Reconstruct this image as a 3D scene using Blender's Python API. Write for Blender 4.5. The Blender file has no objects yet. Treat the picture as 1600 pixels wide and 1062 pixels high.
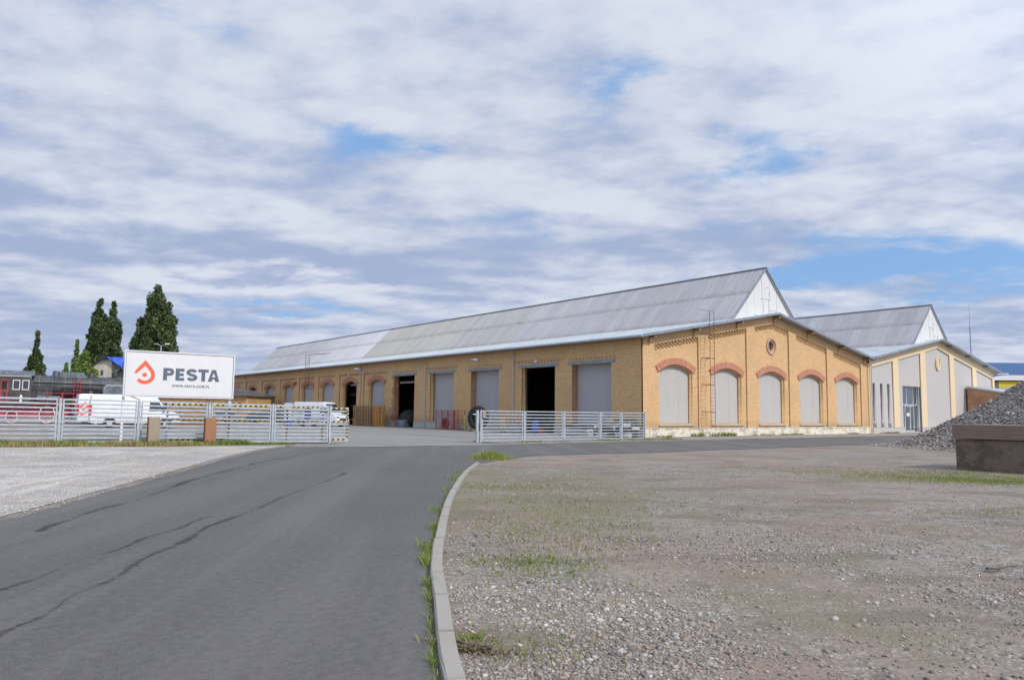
import bpy, bmesh, math, random
import numpy as np
from mathutils import Vector, Matrix
random.seed(7); rng = np.random.default_rng(7)
rad = math.radians
scene = bpy.context.scene
COL = scene.collection

# ------------------------------------------------------------------ camera
# world axes = the axes of the brick hall: X along its gable, Y along its long side, Z up; origin at the corner
XA = Vector((0.784, 0.069, 0.616)); V1 = (-925.0, 103.5); V2 = (1483.0, 130.0)
F = math.sqrt(-(V1[0]*V2[0] + V1[1]*V2[1]))
YA = Vector((V1[0], V1[1], F)).normalized(); XA = Vector((V2[0], V2[1], F)).normalized(); ZA = XA.cross(YA)
CAM = Vector((-40.901, -36.506, 1.65))
def c2w(v): return Vector((XA.dot(v), YA.dot(v), ZA.dot(v)))       # camera (x right, y down, z forward) -> world
cam = bpy.data.cameras.new("camera"); cam_o = bpy.data.objects.new("camera", cam); COL.objects.link(cam_o)
cr, cu, cb = c2w(Vector((1, 0, 0))), c2w(Vector((0, -1, 0))), c2w(Vector((0, 0, -1)))
m = Matrix((cr, cu, cb)).transposed().to_4x4(); m.translation = CAM; cam_o.matrix_world = m
cam.sensor_fit = 'HORIZONTAL'; cam.sensor_width = 36; cam.lens = F / 1600 * 36
cam.clip_end = 6000; cam.clip_start = 0.1
scene.camera = cam_o

# ------------------------------------------------------------------ world: Nishita sky with a broken cloud deck
SUN_EL = rad(42); SUN_DIR = Vector((0.20, -1.0, 0)).normalized()    # horizontal direction towards the sun
world = bpy.data.worlds.new("World"); scene.world = world; world.use_nodes = True
nt = world.node_tree; nt.nodes.clear(); L = nt.links.new
def N(t, **k):
    n = nt.nodes.new(t)
    for a, b in k.items(): setattr(n, a, b)
    return n
def MA(op, a, b=None, c=None, clamp=False):
    n = N('ShaderNodeMath', operation=op); n.use_clamp = clamp
    for i, v in enumerate((a, b, c)):
        if v is None: continue
        if isinstance(v, (int, float)): n.inputs[i].default_value = v
        else: L(v, n.inputs[i])
    return n.outputs[0]
def MR(v, a, b, c=0.0, d=1.0, smooth=True):
    n = N('ShaderNodeMapRange'); n.interpolation_type = 'SMOOTHSTEP' if smooth else 'LINEAR'
    L(v, n.inputs[0])
    for i, q in enumerate((a, b, c, d)): n.inputs[1+i].default_value = q
    return n.outputs[0]
def MIX(f, a, b):
    n = N('ShaderNodeMix', data_type='RGBA')
    if isinstance(f, (int, float)): n.inputs[0].default_value = f
    else: L(f, n.inputs[0])
    for s, v in ((6, a), (7, b)):
        if isinstance(v, tuple): n.inputs[s].default_value = (*v, 1)
        else: L(v, n.inputs[s])
    return n.outputs[2]
sky = N('ShaderNodeTexSky', sky_type='NISHITA', sun_disc=False)
sky.sun_elevation = SUN_EL; sky.sun_rotation = math.atan2(SUN_DIR.x, SUN_DIR.y)
sky.air_density = 1.0; sky.dust_density = 1.0; sky.ozone_density = 2.0
tc = N('ShaderNodeTexCoord'); sep = N('ShaderNodeSeparateXYZ'); L(tc.outputs['Generated'], sep.inputs[0])
zz = MA('ADD', MA('MAXIMUM', sep.outputs[2], 0.0), 0.12)
# rotate into view-friendly axes (a along view direction, b to the right) so the wind streaks run sideways
fw = c2w(Vector((0, 0, 1))); fw.z = 0; fw.normalize(); rt = Vector((fw.y, -fw.x, 0))
def dotn(v): return MA('ADD', MA('MULTIPLY', sep.outputs[0], v.x), MA('MULTIPLY', sep.outputs[1], v.y))
A_, B_ = dotn(fw), dotn(rt)
pa, pb = MA('DIVIDE', A_, zz), MA('DIVIDE', B_, zz)
comb = N('ShaderNodeCombineXYZ'); L(pa, comb.inputs[0]); L(MA('MULTIPLY', pb, 0.78), comb.inputs[1])
def noise(vec, sc, det, rough, dist=0.0, off=0.0):
    n = N('ShaderNodeTexNoise', noise_dimensions='3D'); n.inputs['Scale'].default_value = sc
    n.inputs['Detail'].default_value = det; n.inputs['Roughness'].default_value = rough; n.inputs['Distortion'].default_value = dist
    mp = N('ShaderNodeMapping'); L(vec, mp.inputs[0]); mp.inputs['Location'].default_value = (off, off*0.37, off*1.7)
    mp.inputs['Rotation'].default_value = (0, 0, 0.5)
    L(mp.outputs[0], n.inputs['Vector']); return n.outputs['Fac']
CL = comb.outputs[0]
big = noise(CL, 0.55, 3, 0.55, 0.2, 3.1)
mid = noise(CL, 1.3, 11, 0.55, 0.1, 11.0)
shf = N('ShaderNodeVectorMath', operation='ADD'); L(CL, shf.inputs[0]); shf.inputs[1].default_value = (.10, -.07, 0); mid2 = noise(shf.outputs[0], 1.3, 7, 0.5, 0.1, 11.0)
puff = MA('MULTIPLY', MA('SUBTRACT', mid, mid2), 1.35)
fine = noise(CL, 5.6, 9, 0.62, 0.1, 5.0)
wa = noise(CL, 1.3, 6, .62, .3, 21.0); wb = noise(CL, 1.3, 6, .62, .3, 33.0)
AZ = MA('ADD', MA('ARCTAN2', B_, A_), MA('MULTIPLY', MA('SUBTRACT', wa, .5), .62))   # azimuth and height, ruffled so that openings get torn edges
EL = MA('ADD', MA('ARCSINE', sep.outputs[2]), MA('MULTIPLY', MA('SUBTRACT', wb, .5), .16))
def blob(px, py, sx, sy):
    az = math.atan((px-800)/F); 
    v = c2w(Vector((px-800, py-531, F))).normalized(); az = math.atan2(v.dot(rt), v.dot(fw)); el = math.asin(v.z)
    a = MA('DIVIDE', MA('SUBTRACT', AZ, az), sx/F); b = MA('DIVIDE', MA('SUBTRACT', EL, el), sy/F)
    r2 = MA('ADD', MA('MULTIPLY', a, a), MA('MULTIPLY', b, b))
    return MA('POWER', 2.718, MA('MULTIPLY', r2, -1.0))
def total(blobs):
    s = None
    for (px, py, sx, sy, w) in blobs:
        t = MA('MULTIPLY', blob(px, py, sx, sy), w); s = t if s is None else MA('ADD', s, t)
    return s
# cover: 0 = clear, 1 = cloud. The named openings are real breaks in this deck
holes = total([(1470, 425, 250, 44, .26), (1270, 440, 130, 26, .24), (985, 140, 60, 36, .20), (1180, 240, 100, 42, .22), (612, 212, 60, 18, .17), (250, 5, 150, 26, .17),
               (450, 487, 100, 13, .20), (1590, 200, 60, 20, .08), (960, 445, 140, 12, .10)])
cov = MA('SUBTRACT', MA('ADD', MA('MULTIPLY', mid, 0.62), MA('ADD', MA('MULTIPLY', big, 0.28), MA('MULTIPLY', fine, 0.30))), holes)
cover = MR(cov, 0.28, 0.53)
# tone: brighter tops, grey-lavender bellies
tone_b = total([(120, 250, 260, 90, .10), (600, 350, 300, 60, .10), (950, 270, 260, 70, .12), (420, 445, 120, 14, .30), (330, 520, 200, 16, .12), (1450, 360, 300, 30, .05), (600, 120, 500, 160, .06), (1500,540,120,14,.15),
                (60, 210, 300, 40, -.08), (200, 360, 420, 45, -.14), (40, 500, 260, 90, -.24), (560, 420, 360, 28, -.18), (780, 290, 90, 36, -.08), (1500, 110, 300, 90, -.03), (1180, 370, 380, 24, -.14), (1550, 520, 160, 20, -.22)])
tone = MA('ADD', MA('ADD', MA('MULTIPLY', mid, 0.75), MA('ADD', MA('MULTIPLY', fine, 0.55), MA('MULTIPLY', big, 0.35))), MA('ADD', tone_b, puff))
tone = MR(tone, 0.56, 1.06, 0, 1, True)
cloud = MIX(tone, (3.95, 4.8, 6.9), (7.3, 7.8, 8.9))
hz = MR(sep.outputs[2], 0.0, 0.12, 1.0, 0.0)
skycol = MIX(0.70, sky.outputs[0], (2.9, 5.4, 9.6))
col = MIX(cover, skycol, cloud)
col = MIX(MA('MULTIPLY', hz, 0.35), col, (5.2, 6.0, 7.8))
# cloud towards the veiled sun is brighter than cloud away from it
sdv = (SUN_DIR.x*math.cos(SUN_EL), SUN_DIR.y*math.cos(SUN_EL), math.sin(SUN_EL)); dt = N('ShaderNodeVectorMath', operation='DOT_PRODUCT'); L(tc.outputs['Generated'], dt.inputs[0]); dt.inputs[1].default_value = sdv
glow = MA('ADD', 1.0, MA('MULTIPLY', MR(dt.outputs['Value'], -.1, 1.0), 0.9)); vm = N('ShaderNodeVectorMath', operation='SCALE'); L(col, vm.inputs[0]); L(glow, vm.inputs['Scale']); col = vm.outputs[0]
bg = N('ShaderNodeBackground'); L(col, bg.inputs[0]); bg.inputs[1].default_value = 0.095
out = N('ShaderNodeOutputWorld'); L(bg.outputs[0], out.inputs[0])

# ------------------------------------------------------------------ sun, exposure
sun = bpy.data.lights.new("sun", 'SUN'); sun.energy = 3.0; sun.angle = rad(0.8); sun.color = (1.0, 0.93, 0.83)
sun_o = bpy.data.objects.new("sun", sun); COL.objects.link(sun_o)
sd = Vector((SUN_DIR.x*math.cos(SUN_EL), SUN_DIR.y*math.cos(SUN_EL), math.sin(SUN_EL)))
sun_o.rotation_euler = sd.to_track_quat('Z', 'Y').to_euler(); sun_o.location = (0, -40, 60)
scene.view_settings.view_transform = 'Standard'; scene.view_settings.look = 'None'
scene.view_settings.exposure = 0; scene.view_settings.gamma = 1; scene.view_settings.use_curve_mapping = False
scene.cycles.max_bounces = 6

# ------------------------------------------------------------------ placing helpers
def gz(x, y):                                                        # the lie of the land: the yard rises gently to the left
    s = 0.012 * max(0.0, min(-16.0 - x, 42.0)); t = max(0.0, min(1.0, (y + 22) / 16.0)); return s * t
def ray(px, py): return c2w(Vector((px-800, py-531, F)))
def at(px, py, z=0.0):
    d = ray(px, py); k = (z - CAM.z) / d.z; return CAM + d * k
def atg(px, py, dz=0.0):
    z = 0.0
    for _ in range(12): p = at(px, py, z + dz); z = gz(p.x, p.y)
    return p
def onX(px, py, x): d = ray(px, py); return CAM + d * ((x - CAM.x) / d.x)
def onY(px, py, y): d = ray(px, py); return CAM + d * ((y - CAM.y) / d.y)
def PZ(px, Z):                                                       # ground point seen in column px at depth Z
    x = (px-800)*Z/F; z = 0
    for _ in range(8):
        yy = ((z - CAM.z) - ZA.x*x - ZA.z*Z) / ZA.y; p = CAM + c2w(Vector((x, yy, Z))); z = gz(p.x, p.y)
    return Vector((p.x, p.y, gz(p.x, p.y)))

# ------------------------------------------------------------------ materials
def new_mat(name):
    m = bpy.data.materials.new(name); m.use_nodes = True; t = m.node_tree
    return m, t, t.nodes['Principled BSDF'], t.links.new
class NB:
    """small node builder for one material"""
    def __init__(s, name):
        s.m, s.t, s.b, s.L = new_mat(name)
        s.co = s.t.nodes.new('ShaderNodeTexCoord').outputs['Object']
    def n(s, t, **k):
        x = s.t.nodes.new(t)
        for a, b in k.items(): setattr(x, a, b)
        return x
    def mapv(s, vec, sc=(1, 1, 1), rot=(0, 0, 0), loc=(0, 0, 0)):
        if any(rot): r = s.n('ShaderNodeMapping'); s.L(vec, r.inputs[0]); r.inputs['Rotation'].default_value = rot; vec = r.outputs[0]; rot = (0, 0, 0)
        x = s.n('ShaderNodeMapping'); s.L(vec, x.inputs[0]); x.inputs['Scale'].default_value = sc
        x.inputs['Rotation'].default_value = rot; x.inputs['Location'].default_value = loc; return x.outputs[0]
    def noise(s, sc, det=4, rough=.6, vec=None, dist=0):
        x = s.n('ShaderNodeTexNoise'); x.inputs['Scale'].default_value = sc; x.inputs['Detail'].default_value = det
        x.inputs['Roughness'].default_value = rough; x.inputs['Distortion'].default_value = dist
        s.L(vec if vec is not None else s.co, x.inputs['Vector']); return x.outputs['Fac']
    def n_dist(s, p):
        x = s.n('ShaderNodeVectorMath', operation='DISTANCE'); s.L(s.co, x.inputs[0]); x.inputs[1].default_value = p; return x.outputs['Value']
    def ramp(s, v, a, b, c=0., d=1.):
        x = s.n('ShaderNodeMapRange'); x.interpolation_type = 'SMOOTHSTEP'; s.L(v, x.inputs[0])
        for i, q in enumerate((a, b, c, d)): x.inputs[1+i].default_value = q
        return x.outputs[0]
    def math(s, op, a, b=0.0):
        x = s.n('ShaderNodeMath', operation=op)
        for i, v in enumerate((a, b)):
            if isinstance(v, (int, float)): x.inputs[i].default_value = v
            else: s.L(v, x.inputs[i])
        return x.outputs[0]
    def mix(s, f, a, b, bt='MIX'):
        x = s.n('ShaderNodeMix', data_type='RGBA', blend_type=bt)
        if isinstance(f, (int, float)): x.inputs[0].default_value = f
        else: s.L(f, x.inputs[0])
        for i, v in ((6, a), (7, b)):
            if isinstance(v, tuple): x.inputs[i].default_value = (*v, 1)
            else: s.L(v, x.inputs[i])
        return x.outputs[2]
    def fin(s, col, rough=.8, metal=0., bump=None, bd=.01, bs=.5):
        if isinstance(col, tuple): s.b.inputs['Base Color'].default_value = (*col, 1)
        else: s.L(col, s.b.inputs['Base Color'])
        if isinstance(rough, (int, float)): s.b.inputs['Roughness'].default_value = rough
        else: s.L(rough, s.b.inputs['Roughness'])
        s.b.inputs['Metallic'].default_value = metal
        if bump is not None:
            x = s.n('ShaderNodeBump'); x.inputs['Distance'].default_value = bd; x.inputs['Strength'].default_value = bs
            s.L(bump, x.inputs['Height']); s.L(x.outputs[0], s.b.inputs['Normal'])
        return s.m
def simple(name, c, rough=.6, metal=0., var=.15, sc=3., dark=None, bumpd=.002):
    s = NB(name); n = s.noise(sc, 6, .65); n2 = s.noise(sc*9, 4, .6)
    d = dark if dark else tuple(v*(1-2*var) for v in c); e = tuple(min(1, v*(1+var)) for v in c)
    f = s.ramp(s.math('ADD', s.math('MULTIPLY', n, .65), s.math('MULTIPLY', n2, .35)), .35, .65)
    return s.fin(s.mix(f, d, e), rough, metal, n2, bumpd, .4)
def brick_mat(name, axis, c1, c2, mortar, worn=(.42, .29, .15), bw=.30, bh=.10, seed=0., patch=.0):
    s = NB(name); sp = s.n('ShaderNodeSeparateXYZ'); s.L(s.co, sp.inputs[0]); cb = s.n('ShaderNodeCombineXYZ')
    s.L(sp.outputs[0 if axis == 'X' else 1], cb.inputs[0]); s.L(sp.outputs[2], cb.inputs[1])
    b = s.n('ShaderNodeTexBrick'); s.L(cb.outputs[0], b.inputs['Vector']); b.inputs['Scale'].default_value = 1
    b.inputs['Brick Width'].default_value = bw; b.inputs['Row Height'].default_value = bh; b.inputs['Mortar Size'].default_value = .016
    b.inputs['Bias'].default_value = 0; b.inputs['Mortar Smooth'].default_value = .3
    b.inputs['Color1'].default_value = (*c1, 1); b.inputs['Color2'].default_value = (*c2, 1); b.inputs['Mortar'].default_value = (*mortar, 1)
    n = s.noise(.35, 6, .6, s.mapv(s.co, loc=(seed, seed, 0))); n2 = s.noise(2.2, 8, .7, s.mapv(s.co, (1, 1, .35)))
    n3 = s.noise(9, 5, .7)
    c = s.mix(s.ramp(n, .42, .68, 0, .6), b.outputs[0], worn); c = s.mix(s.ramp(s.noise(1.6, 7, .75, s.mapv(s.co, (1, 1, 2.2), (0, 0, 0), (9, 1, 4))), .52, .64, 0, .35), c, tuple(v*.62 for v in c2))
    c = s.mix(s.ramp(n2, .54, .74, 0, .35), c, tuple(v*.5 for v in c1))
    c = s.mix(s.ramp(n3, .35, .7, 0, .22), c, tuple(min(1, v*1.35) for v in c1))
    # soot and damp washed down from the top and up from the plinth
    low = s.math('MULTIPLY', s.ramp(sp.outputs[2], .6, 1.5, .5, 0.), s.ramp(n2, .3, .6))
    c = s.mix(low, c, tuple(v*.55 for v in worn))
    if patch:
        n4 = s.noise(.9, 3, .5, s.mapv(s.co, loc=(7, 3, 1))); c = s.mix(s.ramp(n4, .62, .66, 0, patch), c, (.30, .10, .06))
    return s.fin(c, .85, 0, b.outputs['Fac'], -.006, .5)
M = {}
M['brick_front'] = brick_mat('yellow_brick_front', 'X', (.68, .44, .22), (.57, .34, .16), (.40, .27, .155))
M['brick_side'] = brick_mat('yellow_brick_side', 'Y', (.70, .45, .22), (.57, .35, .16), (.38, .26, .14), seed=4.)
M['brick_repair'] = brick_mat('red_mixed_brick', 'X', (.36, .13, .08), (.42, .24, .11), (.40, .27, .17), worn=(.28, .10, .06))
M['brick_annex'] = brick_mat('mixed_orange_brick', 'Y', (.44, .20, .09), (.52, .34, .18), (.42, .33, .24), worn=(.25, .10, .06), bw=.42, bh=.15)
M['brick_far'] = simple('orange_brick_far', (.46, .27, .12), .9, 0, .15, 1.5)
def arch_mat():
    s = NB('red_voussoir_brick'); uv = s.t.nodes.new('ShaderNodeTexCoord').outputs['UV']
    b = s.n('ShaderNodeTexBrick'); s.L(uv, b.inputs['Vector']); b.inputs['Scale'].default_value = 1
    b.inputs['Brick Width'].default_value = .3; b.inputs['Row Height'].default_value = .085; b.inputs['Mortar Size'].default_value = .010
    b.inputs['Color1'].default_value = (.46, .165, .10, 1); b.inputs['Color2'].default_value = (.35, .115, .075, 1); b.inputs['Mortar'].default_value = (.46, .30, .2, 1)
    c = s.mix(s.ramp(s.noise(2.5, 6), .45, .7, 0, .5), b.outputs[0], (.50, .27, .17))
    return s.fin(c, .85, 0, b.outputs['Fac'], -.005)
M['arch'] = arch_mat()
M['dentil'] = simple('shade_darkened_brick', (.36, .22, .10), .9, 0, .2, 3)  # gable dentils: the wall's brick darkened, shadow of the course put into the colour
def plaster(name, c, stain=(.3, .28, .25), amt=.3, blot=False):
    s = NB(name); n = s.noise(.5, 6, .6); n2 = s.noise(2.5, 8, .7, s.mapv(s.co, (1, 1, .18))); n3 = s.noise(40, 3)
    k = s.mix(s.ramp(n2, .5, .78, 0, amt), c, stain); k = s.mix(s.ramp(n, .35, .7, 0, .25), k, tuple(min(1, v*1.12) for v in c))
    if blot: k = s.mix(s.ramp(s.noise(1.1, 7, .75, s.mapv(s.co, (1, 1, 1.6), (0, 0, 0), (2, 2, 2))), .49, .58, 0, .75), k, tuple(v*.5 for v in c)); k = s.mix(s.ramp(s.noise(6, 5, .75), .56, .68, 0, .6), k, tuple(v*.3 for v in c))
    return s.fin(k, .85, 0, n3, .002, .4)
M['plinth'] = plaster('whitewashed_plinth', (.66, .61, .50), (.24, .21, .16), .95, True)
M['concrete'] = plaster('grey_concrete', (.40, .385, .35), (.22, .20, .18), .6)
M['kerb'] = plaster('kerb_concrete', (.30, .28, .25), (.20, .18, .155), .8)
M['board'] = plaster('grey_blind_board', (.42, .405, .385), (.31, .29, .265), .55)
M['shutter'] = plaster('grey_shutter_board', (.37, .37, .375), (.30, .30, .30), .4)
M['cream'] = plaster('cream_plaster', (.66, .53, .34), (.45, .37, .26), .35)
M['lilac'] = plaster('pale_grey_plaster', (.44, .42, .41), (.36, .34, .32), .3)
M['whiteboard'] = plaster('white_painted_board', (.58, .59, .59), (.40, .38, .35), .35)
M['steel'] = simple('galvanised_steel', (.44, .48, .52), .5, .35, .12, 3)
M['trim'] = simple('blue_grey_sheet_trim', (.26, .30, .35), .5, .4, .12, 2)
M['zinc'] = simple('zinc_sheet', (.47, .52, .56), .42, .35, .10, .6)
M['rust'] = simple('rusty_iron', (.22, .09, .05), .85, .1, .3, 5)
M['wood'] = simple('weathered_beam', (.36, .22, .11), .8, 0, .25, 5)
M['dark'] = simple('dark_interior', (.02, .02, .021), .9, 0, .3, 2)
M['floor'] = simple('dusty_floor', (.10, .10, .095), .9, 0, .2, 1)
M['black'] = simple('black_rubber', (.022, .022, .023), .75, 0, .3, 9)
M['white'] = simple('white_paint', (.70, .71, .73), .28, 0, .04, 2)
M['signwhite'] = simple('sign_white', (.66, .655, .66), .5, 0, .02, 2)
M['orange'] = simple('signal_orange', (.80, .115, .045), .5, 0, .05)
M['slate'] = simple('slate_lettering', (.095, .125, .155), .5, 0, .05)
M['yellow'] = simple('warning_yellow', (.56, .46, .13), .5, 0, .12, 6)
M['bandyellow'] = simple('yellow_cladding', (.58, .47, .03), .5, 0, .05)
M['stripe'] = simple('warning_black', (.02, .02, .02), .6, 0, .1)
M['blue'] = simple('blue_plastic', (.02, .09, .50), .45, 0, .1, 4)
M['tarp'] = simple('blue_tarpaulin', (.03, .10, .62), .45, 0, .3, 1.5)
M['bluewall'] = simple('blue_cladding', (.06, .14, .30), .5, 0, .05)
M['red'] = simple('dull_red_paint', (.42, .035, .05), .6, 0, .25, 6)
M['cage'] = simple('faded_red_mesh', (.36, .07, .07), .75, 0, .25, 6)
M['lamp_red'] = simple('red_lens', (.55, .01, .01), .25, 0, .1)
M['locoblack'] = simple('sooty_boiler_paint', (.060, .064, .068), .55, .1, .35, 1.5)
M['locobrown'] = simple('dull_brown_cab_paint', (.075, .062, .055), .6, 0, .3, 1.5)
M['lococap'] = simple('grey_loco_sheet', (.13, .15, .17), .55, .2, .25, 1.5)
M['housewall'] = simple('pale_render', (.52, .48, .40), .9, 0, .1, .6)
M['tile'] = simple('dark_roof_tile', (.07, .065, .06), .8, 0, .3, .8)
M['wetconc'] = plaster('damp_brown_concrete', (.17, .125, .095), (.06, .045, .036), .85, True)
M['capconc'] = plaster('brown_concrete_slab', (.21, .155, .12), (.09, .065, .055), .7)
M['postconc'] = plaster('tan_concrete_post', (.30, .245, .18), (.18, .13, .09), .6)
M['postrust'] = plaster('rust_stained_post', (.30, .15, .08), (.16, .07, .035), .8)
M['pallet'] = simple('worn_pallet_wood', (.42, .26, .13), .85, 0, .3, 4)
M['palletnew'] = simple('fresh_pallet_wood', (.62, .33, .09), .8, 0, .25, 4)
M['bark'] = simple('grey_bark', (.12, .10, .08), .9, 0, .3, 3)
M['silver'] = simple('silver_car_paint', (.42, .43, .45), .3, .5, .05)
M['carblack'] = simple('dark_car_paint', (.03, .035, .04), .3, .2, .1)
def glass(name, c=(.02, .025, .03), r=.08):
    s = NB(name); n = s.noise(1.2, 3)
    s.b.inputs['Specular IOR Level'].default_value = .6
    return s.fin(s.mix(n, c, tuple(v*2 for v in c)), r)
M['glass'] = glass('dark_glass'); M['glassdoor'] = glass('door_glass', (.045, .05, .055), .12)
def sheet_mat():                                                     # one roof sheet: tone from the object's own colour, streaks down the slope
    s = NB('weathered_roof_sheet'); oi = s.n('ShaderNodeObjectInfo')
    off = s.n('ShaderNodeVectorMath', operation='ADD'); s.L(s.co, off.inputs[0])
    cx = s.n('ShaderNodeCombineXYZ'); r = s.math('MULTIPLY', oi.outputs['Random'], 60.); s.L(r, cx.inputs[0]); s.L(r, cx.inputs[1]); s.L(cx.outputs[0], off.inputs[1])
    st = s.noise(1, 6, .65, s.mapv(off.outputs[0], (.35, 5.5, .35))); lo = s.noise(1.3, 6, .7, off.outputs[0])
    sp = s.n('ShaderNodeSeparateXYZ'); s.L(s.co, sp.inputs[0])
    lapdirt = s.ramp(sp.outputs[0], 0.0, .9, .5, 0.)                # moss and dirt gather at the lower lap of each sheet
    k = s.mix(s.ramp(st, .42, .68, 0, .6), oi.outputs['Color'], s.mix(.5, oi.outputs['Color'], (.15, .14, .13)))
    k = s.mix(s.ramp(st, .30, .42, .35, 0), k, (.62, .61, .60))
    k = s.mix(s.math('MULTIPLY', lapdirt, s.ramp(lo, .3, .6)), k, (.15, .13, .11))
    return s.fin(k, .55, .0, lo, .01, .3)
M['sheet'] = sheet_mat()
def asphalt(name, c, streak=True, ang=0., worn=.0):
    s = NB(name); g = s.noise(95, 2, .8); g2 = s.noise(26, 5, .8); p = s.noise(.35, 5, .6, dist=.6)
    st = s.noise(1, 5, .55, s.mapv(s.co, (.9, .045, 1), (0, 0, ang)))
    k = s.mix(s.ramp(g, .35, .7), tuple(v*.42 for v in c), tuple(min(1, v*1.7) for v in c))
    k = s.mix(s.ramp(p, .40, .66, 0, .45), k, tuple(v*.72 for v in c))
    if streak: k = s.mix(s.ramp(st, .40, .66, 0, .6), k, tuple(min(1, v*1.38) for v in c)); s2 = s.noise(1, 5, .6, s.mapv(s.co, (3.2, .06, 1), (0, 0, ang), (3, 9, 0))); k = s.mix(s.ramp(s2, .5, .72, 0, .4), k, tuple(v*.7 for v in c))
    k = s.mix(s.ramp(g2, .62, .74, 0, .4), k, tuple(v*.6 for v in c))
    g3 = s.noise(11, 7, .8); k = s.mix(s.ramp(g3, .48, .60, 0, .38), k, tuple(v*1.45 for v in c)); k = s.mix(s.ramp(g3, .40, .50, .3, 0), k, tuple(v*.55 for v in c))
    sp = s.noise(7, 8, .75); k = s.mix(s.ramp(sp, .66, .73, 0, .35), k, tuple(v*.45 for v in c))
    return s.fin(k, .85, 0, s.math('ADD', g, g2), .004, .6)
M['asphalt'] = asphalt('worn_asphalt', (.098, .094, .092), True, math.atan2(.57, .82))
M['asphalt2'] = asphalt('yard_asphalt', (.20, .195, .185), True, 0.)
M['tar'] = simple('tar_seam', (.035, .035, .037), .75, 0, .2, 20)
def stony(name, base, dirt, amt=.7, sc=22., green=.0, pale=(.62, .60, .57), track=False):
    s = NB(name)
    big = s.noise(.16, 5, .6, dist=.5); med = s.noise(.9, 7, .7); fi = s.noise(30, 4, .7); md2 = s.noise(.42, 6, .65, s.mapv(s.co, (1, 2.0, 1), (0, 0, .6), (5, 5, 0)))
    v = s.n('ShaderNodeTexVoronoi'); v.inputs['Scale'].default_value = sc; s.L(s.co, v.inputs['Vector'])
    v2 = s.n('ShaderNodeTexVoronoi'); v2.inputs['Scale'].default_value = sc*.45; s.L(s.co, v2.inputs['Vector'])
    def stone(v):
        x = s.n('ShaderNodeSeparateXYZ'); s.L(v.outputs['Color'], x.inputs[0])
        a = s.mix(x.outputs[0], tuple(q*.55 for q in base), pale); a = s.mix(s.ramp(x.outputs[1], .6, .9, 0, .5), a, (.36, .24, .17))
        return a, x.outputs[2]
    a, r1 = stone(v); b, r2 = stone(v2)
    k = s.mix(s.ramp(r2, .72, .74), a, b)
    edge = s.ramp(v.outputs['Distance'], .25, .62, 0, .65); k = s.mix(edge, k, tuple(q*.42 for q in base))
    dm = s.ramp(s.math('ADD', s.math('MULTIPLY', big, .5), s.math('MULTIPLY', med, .5)), .42, .58)
    gr = s.mix(s.ramp(fi, .3, .7), tuple(q*.75 for q in dirt), tuple(min(1, q*1.25) for q in dirt))
    k = s.mix(s.math('MULTIPLY', dm, amt), k, gr); k = s.mix(s.ramp(s.noise(.28, 4, .6, s.mapv(s.co, loc=(17, 3, 0))), .48, .60, 0, .55), k, tuple(q*r for q, r in zip(dirt, (.80, .70, .62))))
    k = s.mix(s.ramp(md2, .50, .62, 0, .75), k, tuple(q*.55 for q in dirt)); k = s.mix(s.ramp(s.noise(2.6, 8, .75), .52, .66, 0, .5), k, tuple(q*.6 for q in dirt))
    if track: tk = s.noise(1, 6, .65, s.mapv(s.co, (1.5, .12, 1), (0, 0, .62))); k = s.mix(s.ramp(tk, .48, .66, 0, .6), k, tuple(q*.66 for q in dirt)); k = s.mix(s.ramp(tk, .30, .44, .5, 0), k, pale)
    else: tk = s.noise(1, 7, .7, s.mapv(s.co, (1.1, .22, 1), (0, 0, -.95), (4, 1, 0))); k = s.mix(s.ramp(tk, .50, .68, 0, .55), k, tuple(q*.60 for q in dirt)); k = s.mix(s.ramp(tk, .28, .42, .5, 0), k, tuple(min(1, q*1.45) for q in dirt))
    if green: k = s.mix(s.math('MULTIPLY', s.ramp(s.noise(.33, 6, .7, s.mapv(s.co, loc=(31, 7, 0))), .50, .68), green), k, (.15, .145, .075)); kp = s.ramp(s.n_dist((-31.0, -22.5, 0)), 2.5, 8.5, .62, 0.); k = s.mix(s.math('MULTIPLY', kp, s.ramp(s.noise(1.1, 7, .75), .38, .58)), k, (.145, .135, .075))
    h = s.math('SUBTRACT', 1.0, v.outputs['Distance'])
    return s.fin(k, .92, 0, s.math('ADD', h, s.math('MULTIPLY', fi, .5)), .012, .7)
M['ground'] = stony('stony_ground', (.225, .198, .174), (.245, .198, .164), .92, 24, .55, (.46, .44, .41))
M['palegravel'] = stony('pale_crushed_gravel', (.42, .405, .375), (.45, .43, .40), .85, 26, 0., (.62, .605, .575), track=True)
M['dirtyard'] = stony('yard_dirt', (.30, .28, .25), (.27, .25, .22), .9, 20)
def tint(name, ramp, rough=.85, trans=0.):
    s = NB(name); a = s.n('ShaderNodeAttribute'); a.attribute_name = 'tint'
    c = s.n('ShaderNodeValToRGB'); s.L(a.outputs['Fac'], c.inputs[0]); e = c.color_ramp.elements
    e[0].position = ramp[0][0]; e[0].color = (*ramp[0][1], 1); e[1].position = ramp[-1][0]; e[1].color = (*ramp[-1][1], 1)
    for p, q in ramp[1:-1]: x = e.new(p); x.color = (*q, 1)
    s.fin(c.outputs[0], rough)
    if trans:
        tr = s.n('ShaderNodeBsdfTranslucent'); s.L(c.outputs[0], tr.inputs[0]); mx = s.n('ShaderNodeMixShader'); mx.inputs[0].default_value = trans
        s.L(s.b.outputs[0], mx.inputs[1]); s.L(tr.outputs[0], mx.inputs[2]); s.L(mx.outputs[0], s.t.nodes['Material Output'].inputs[0])
    return s.m
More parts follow.
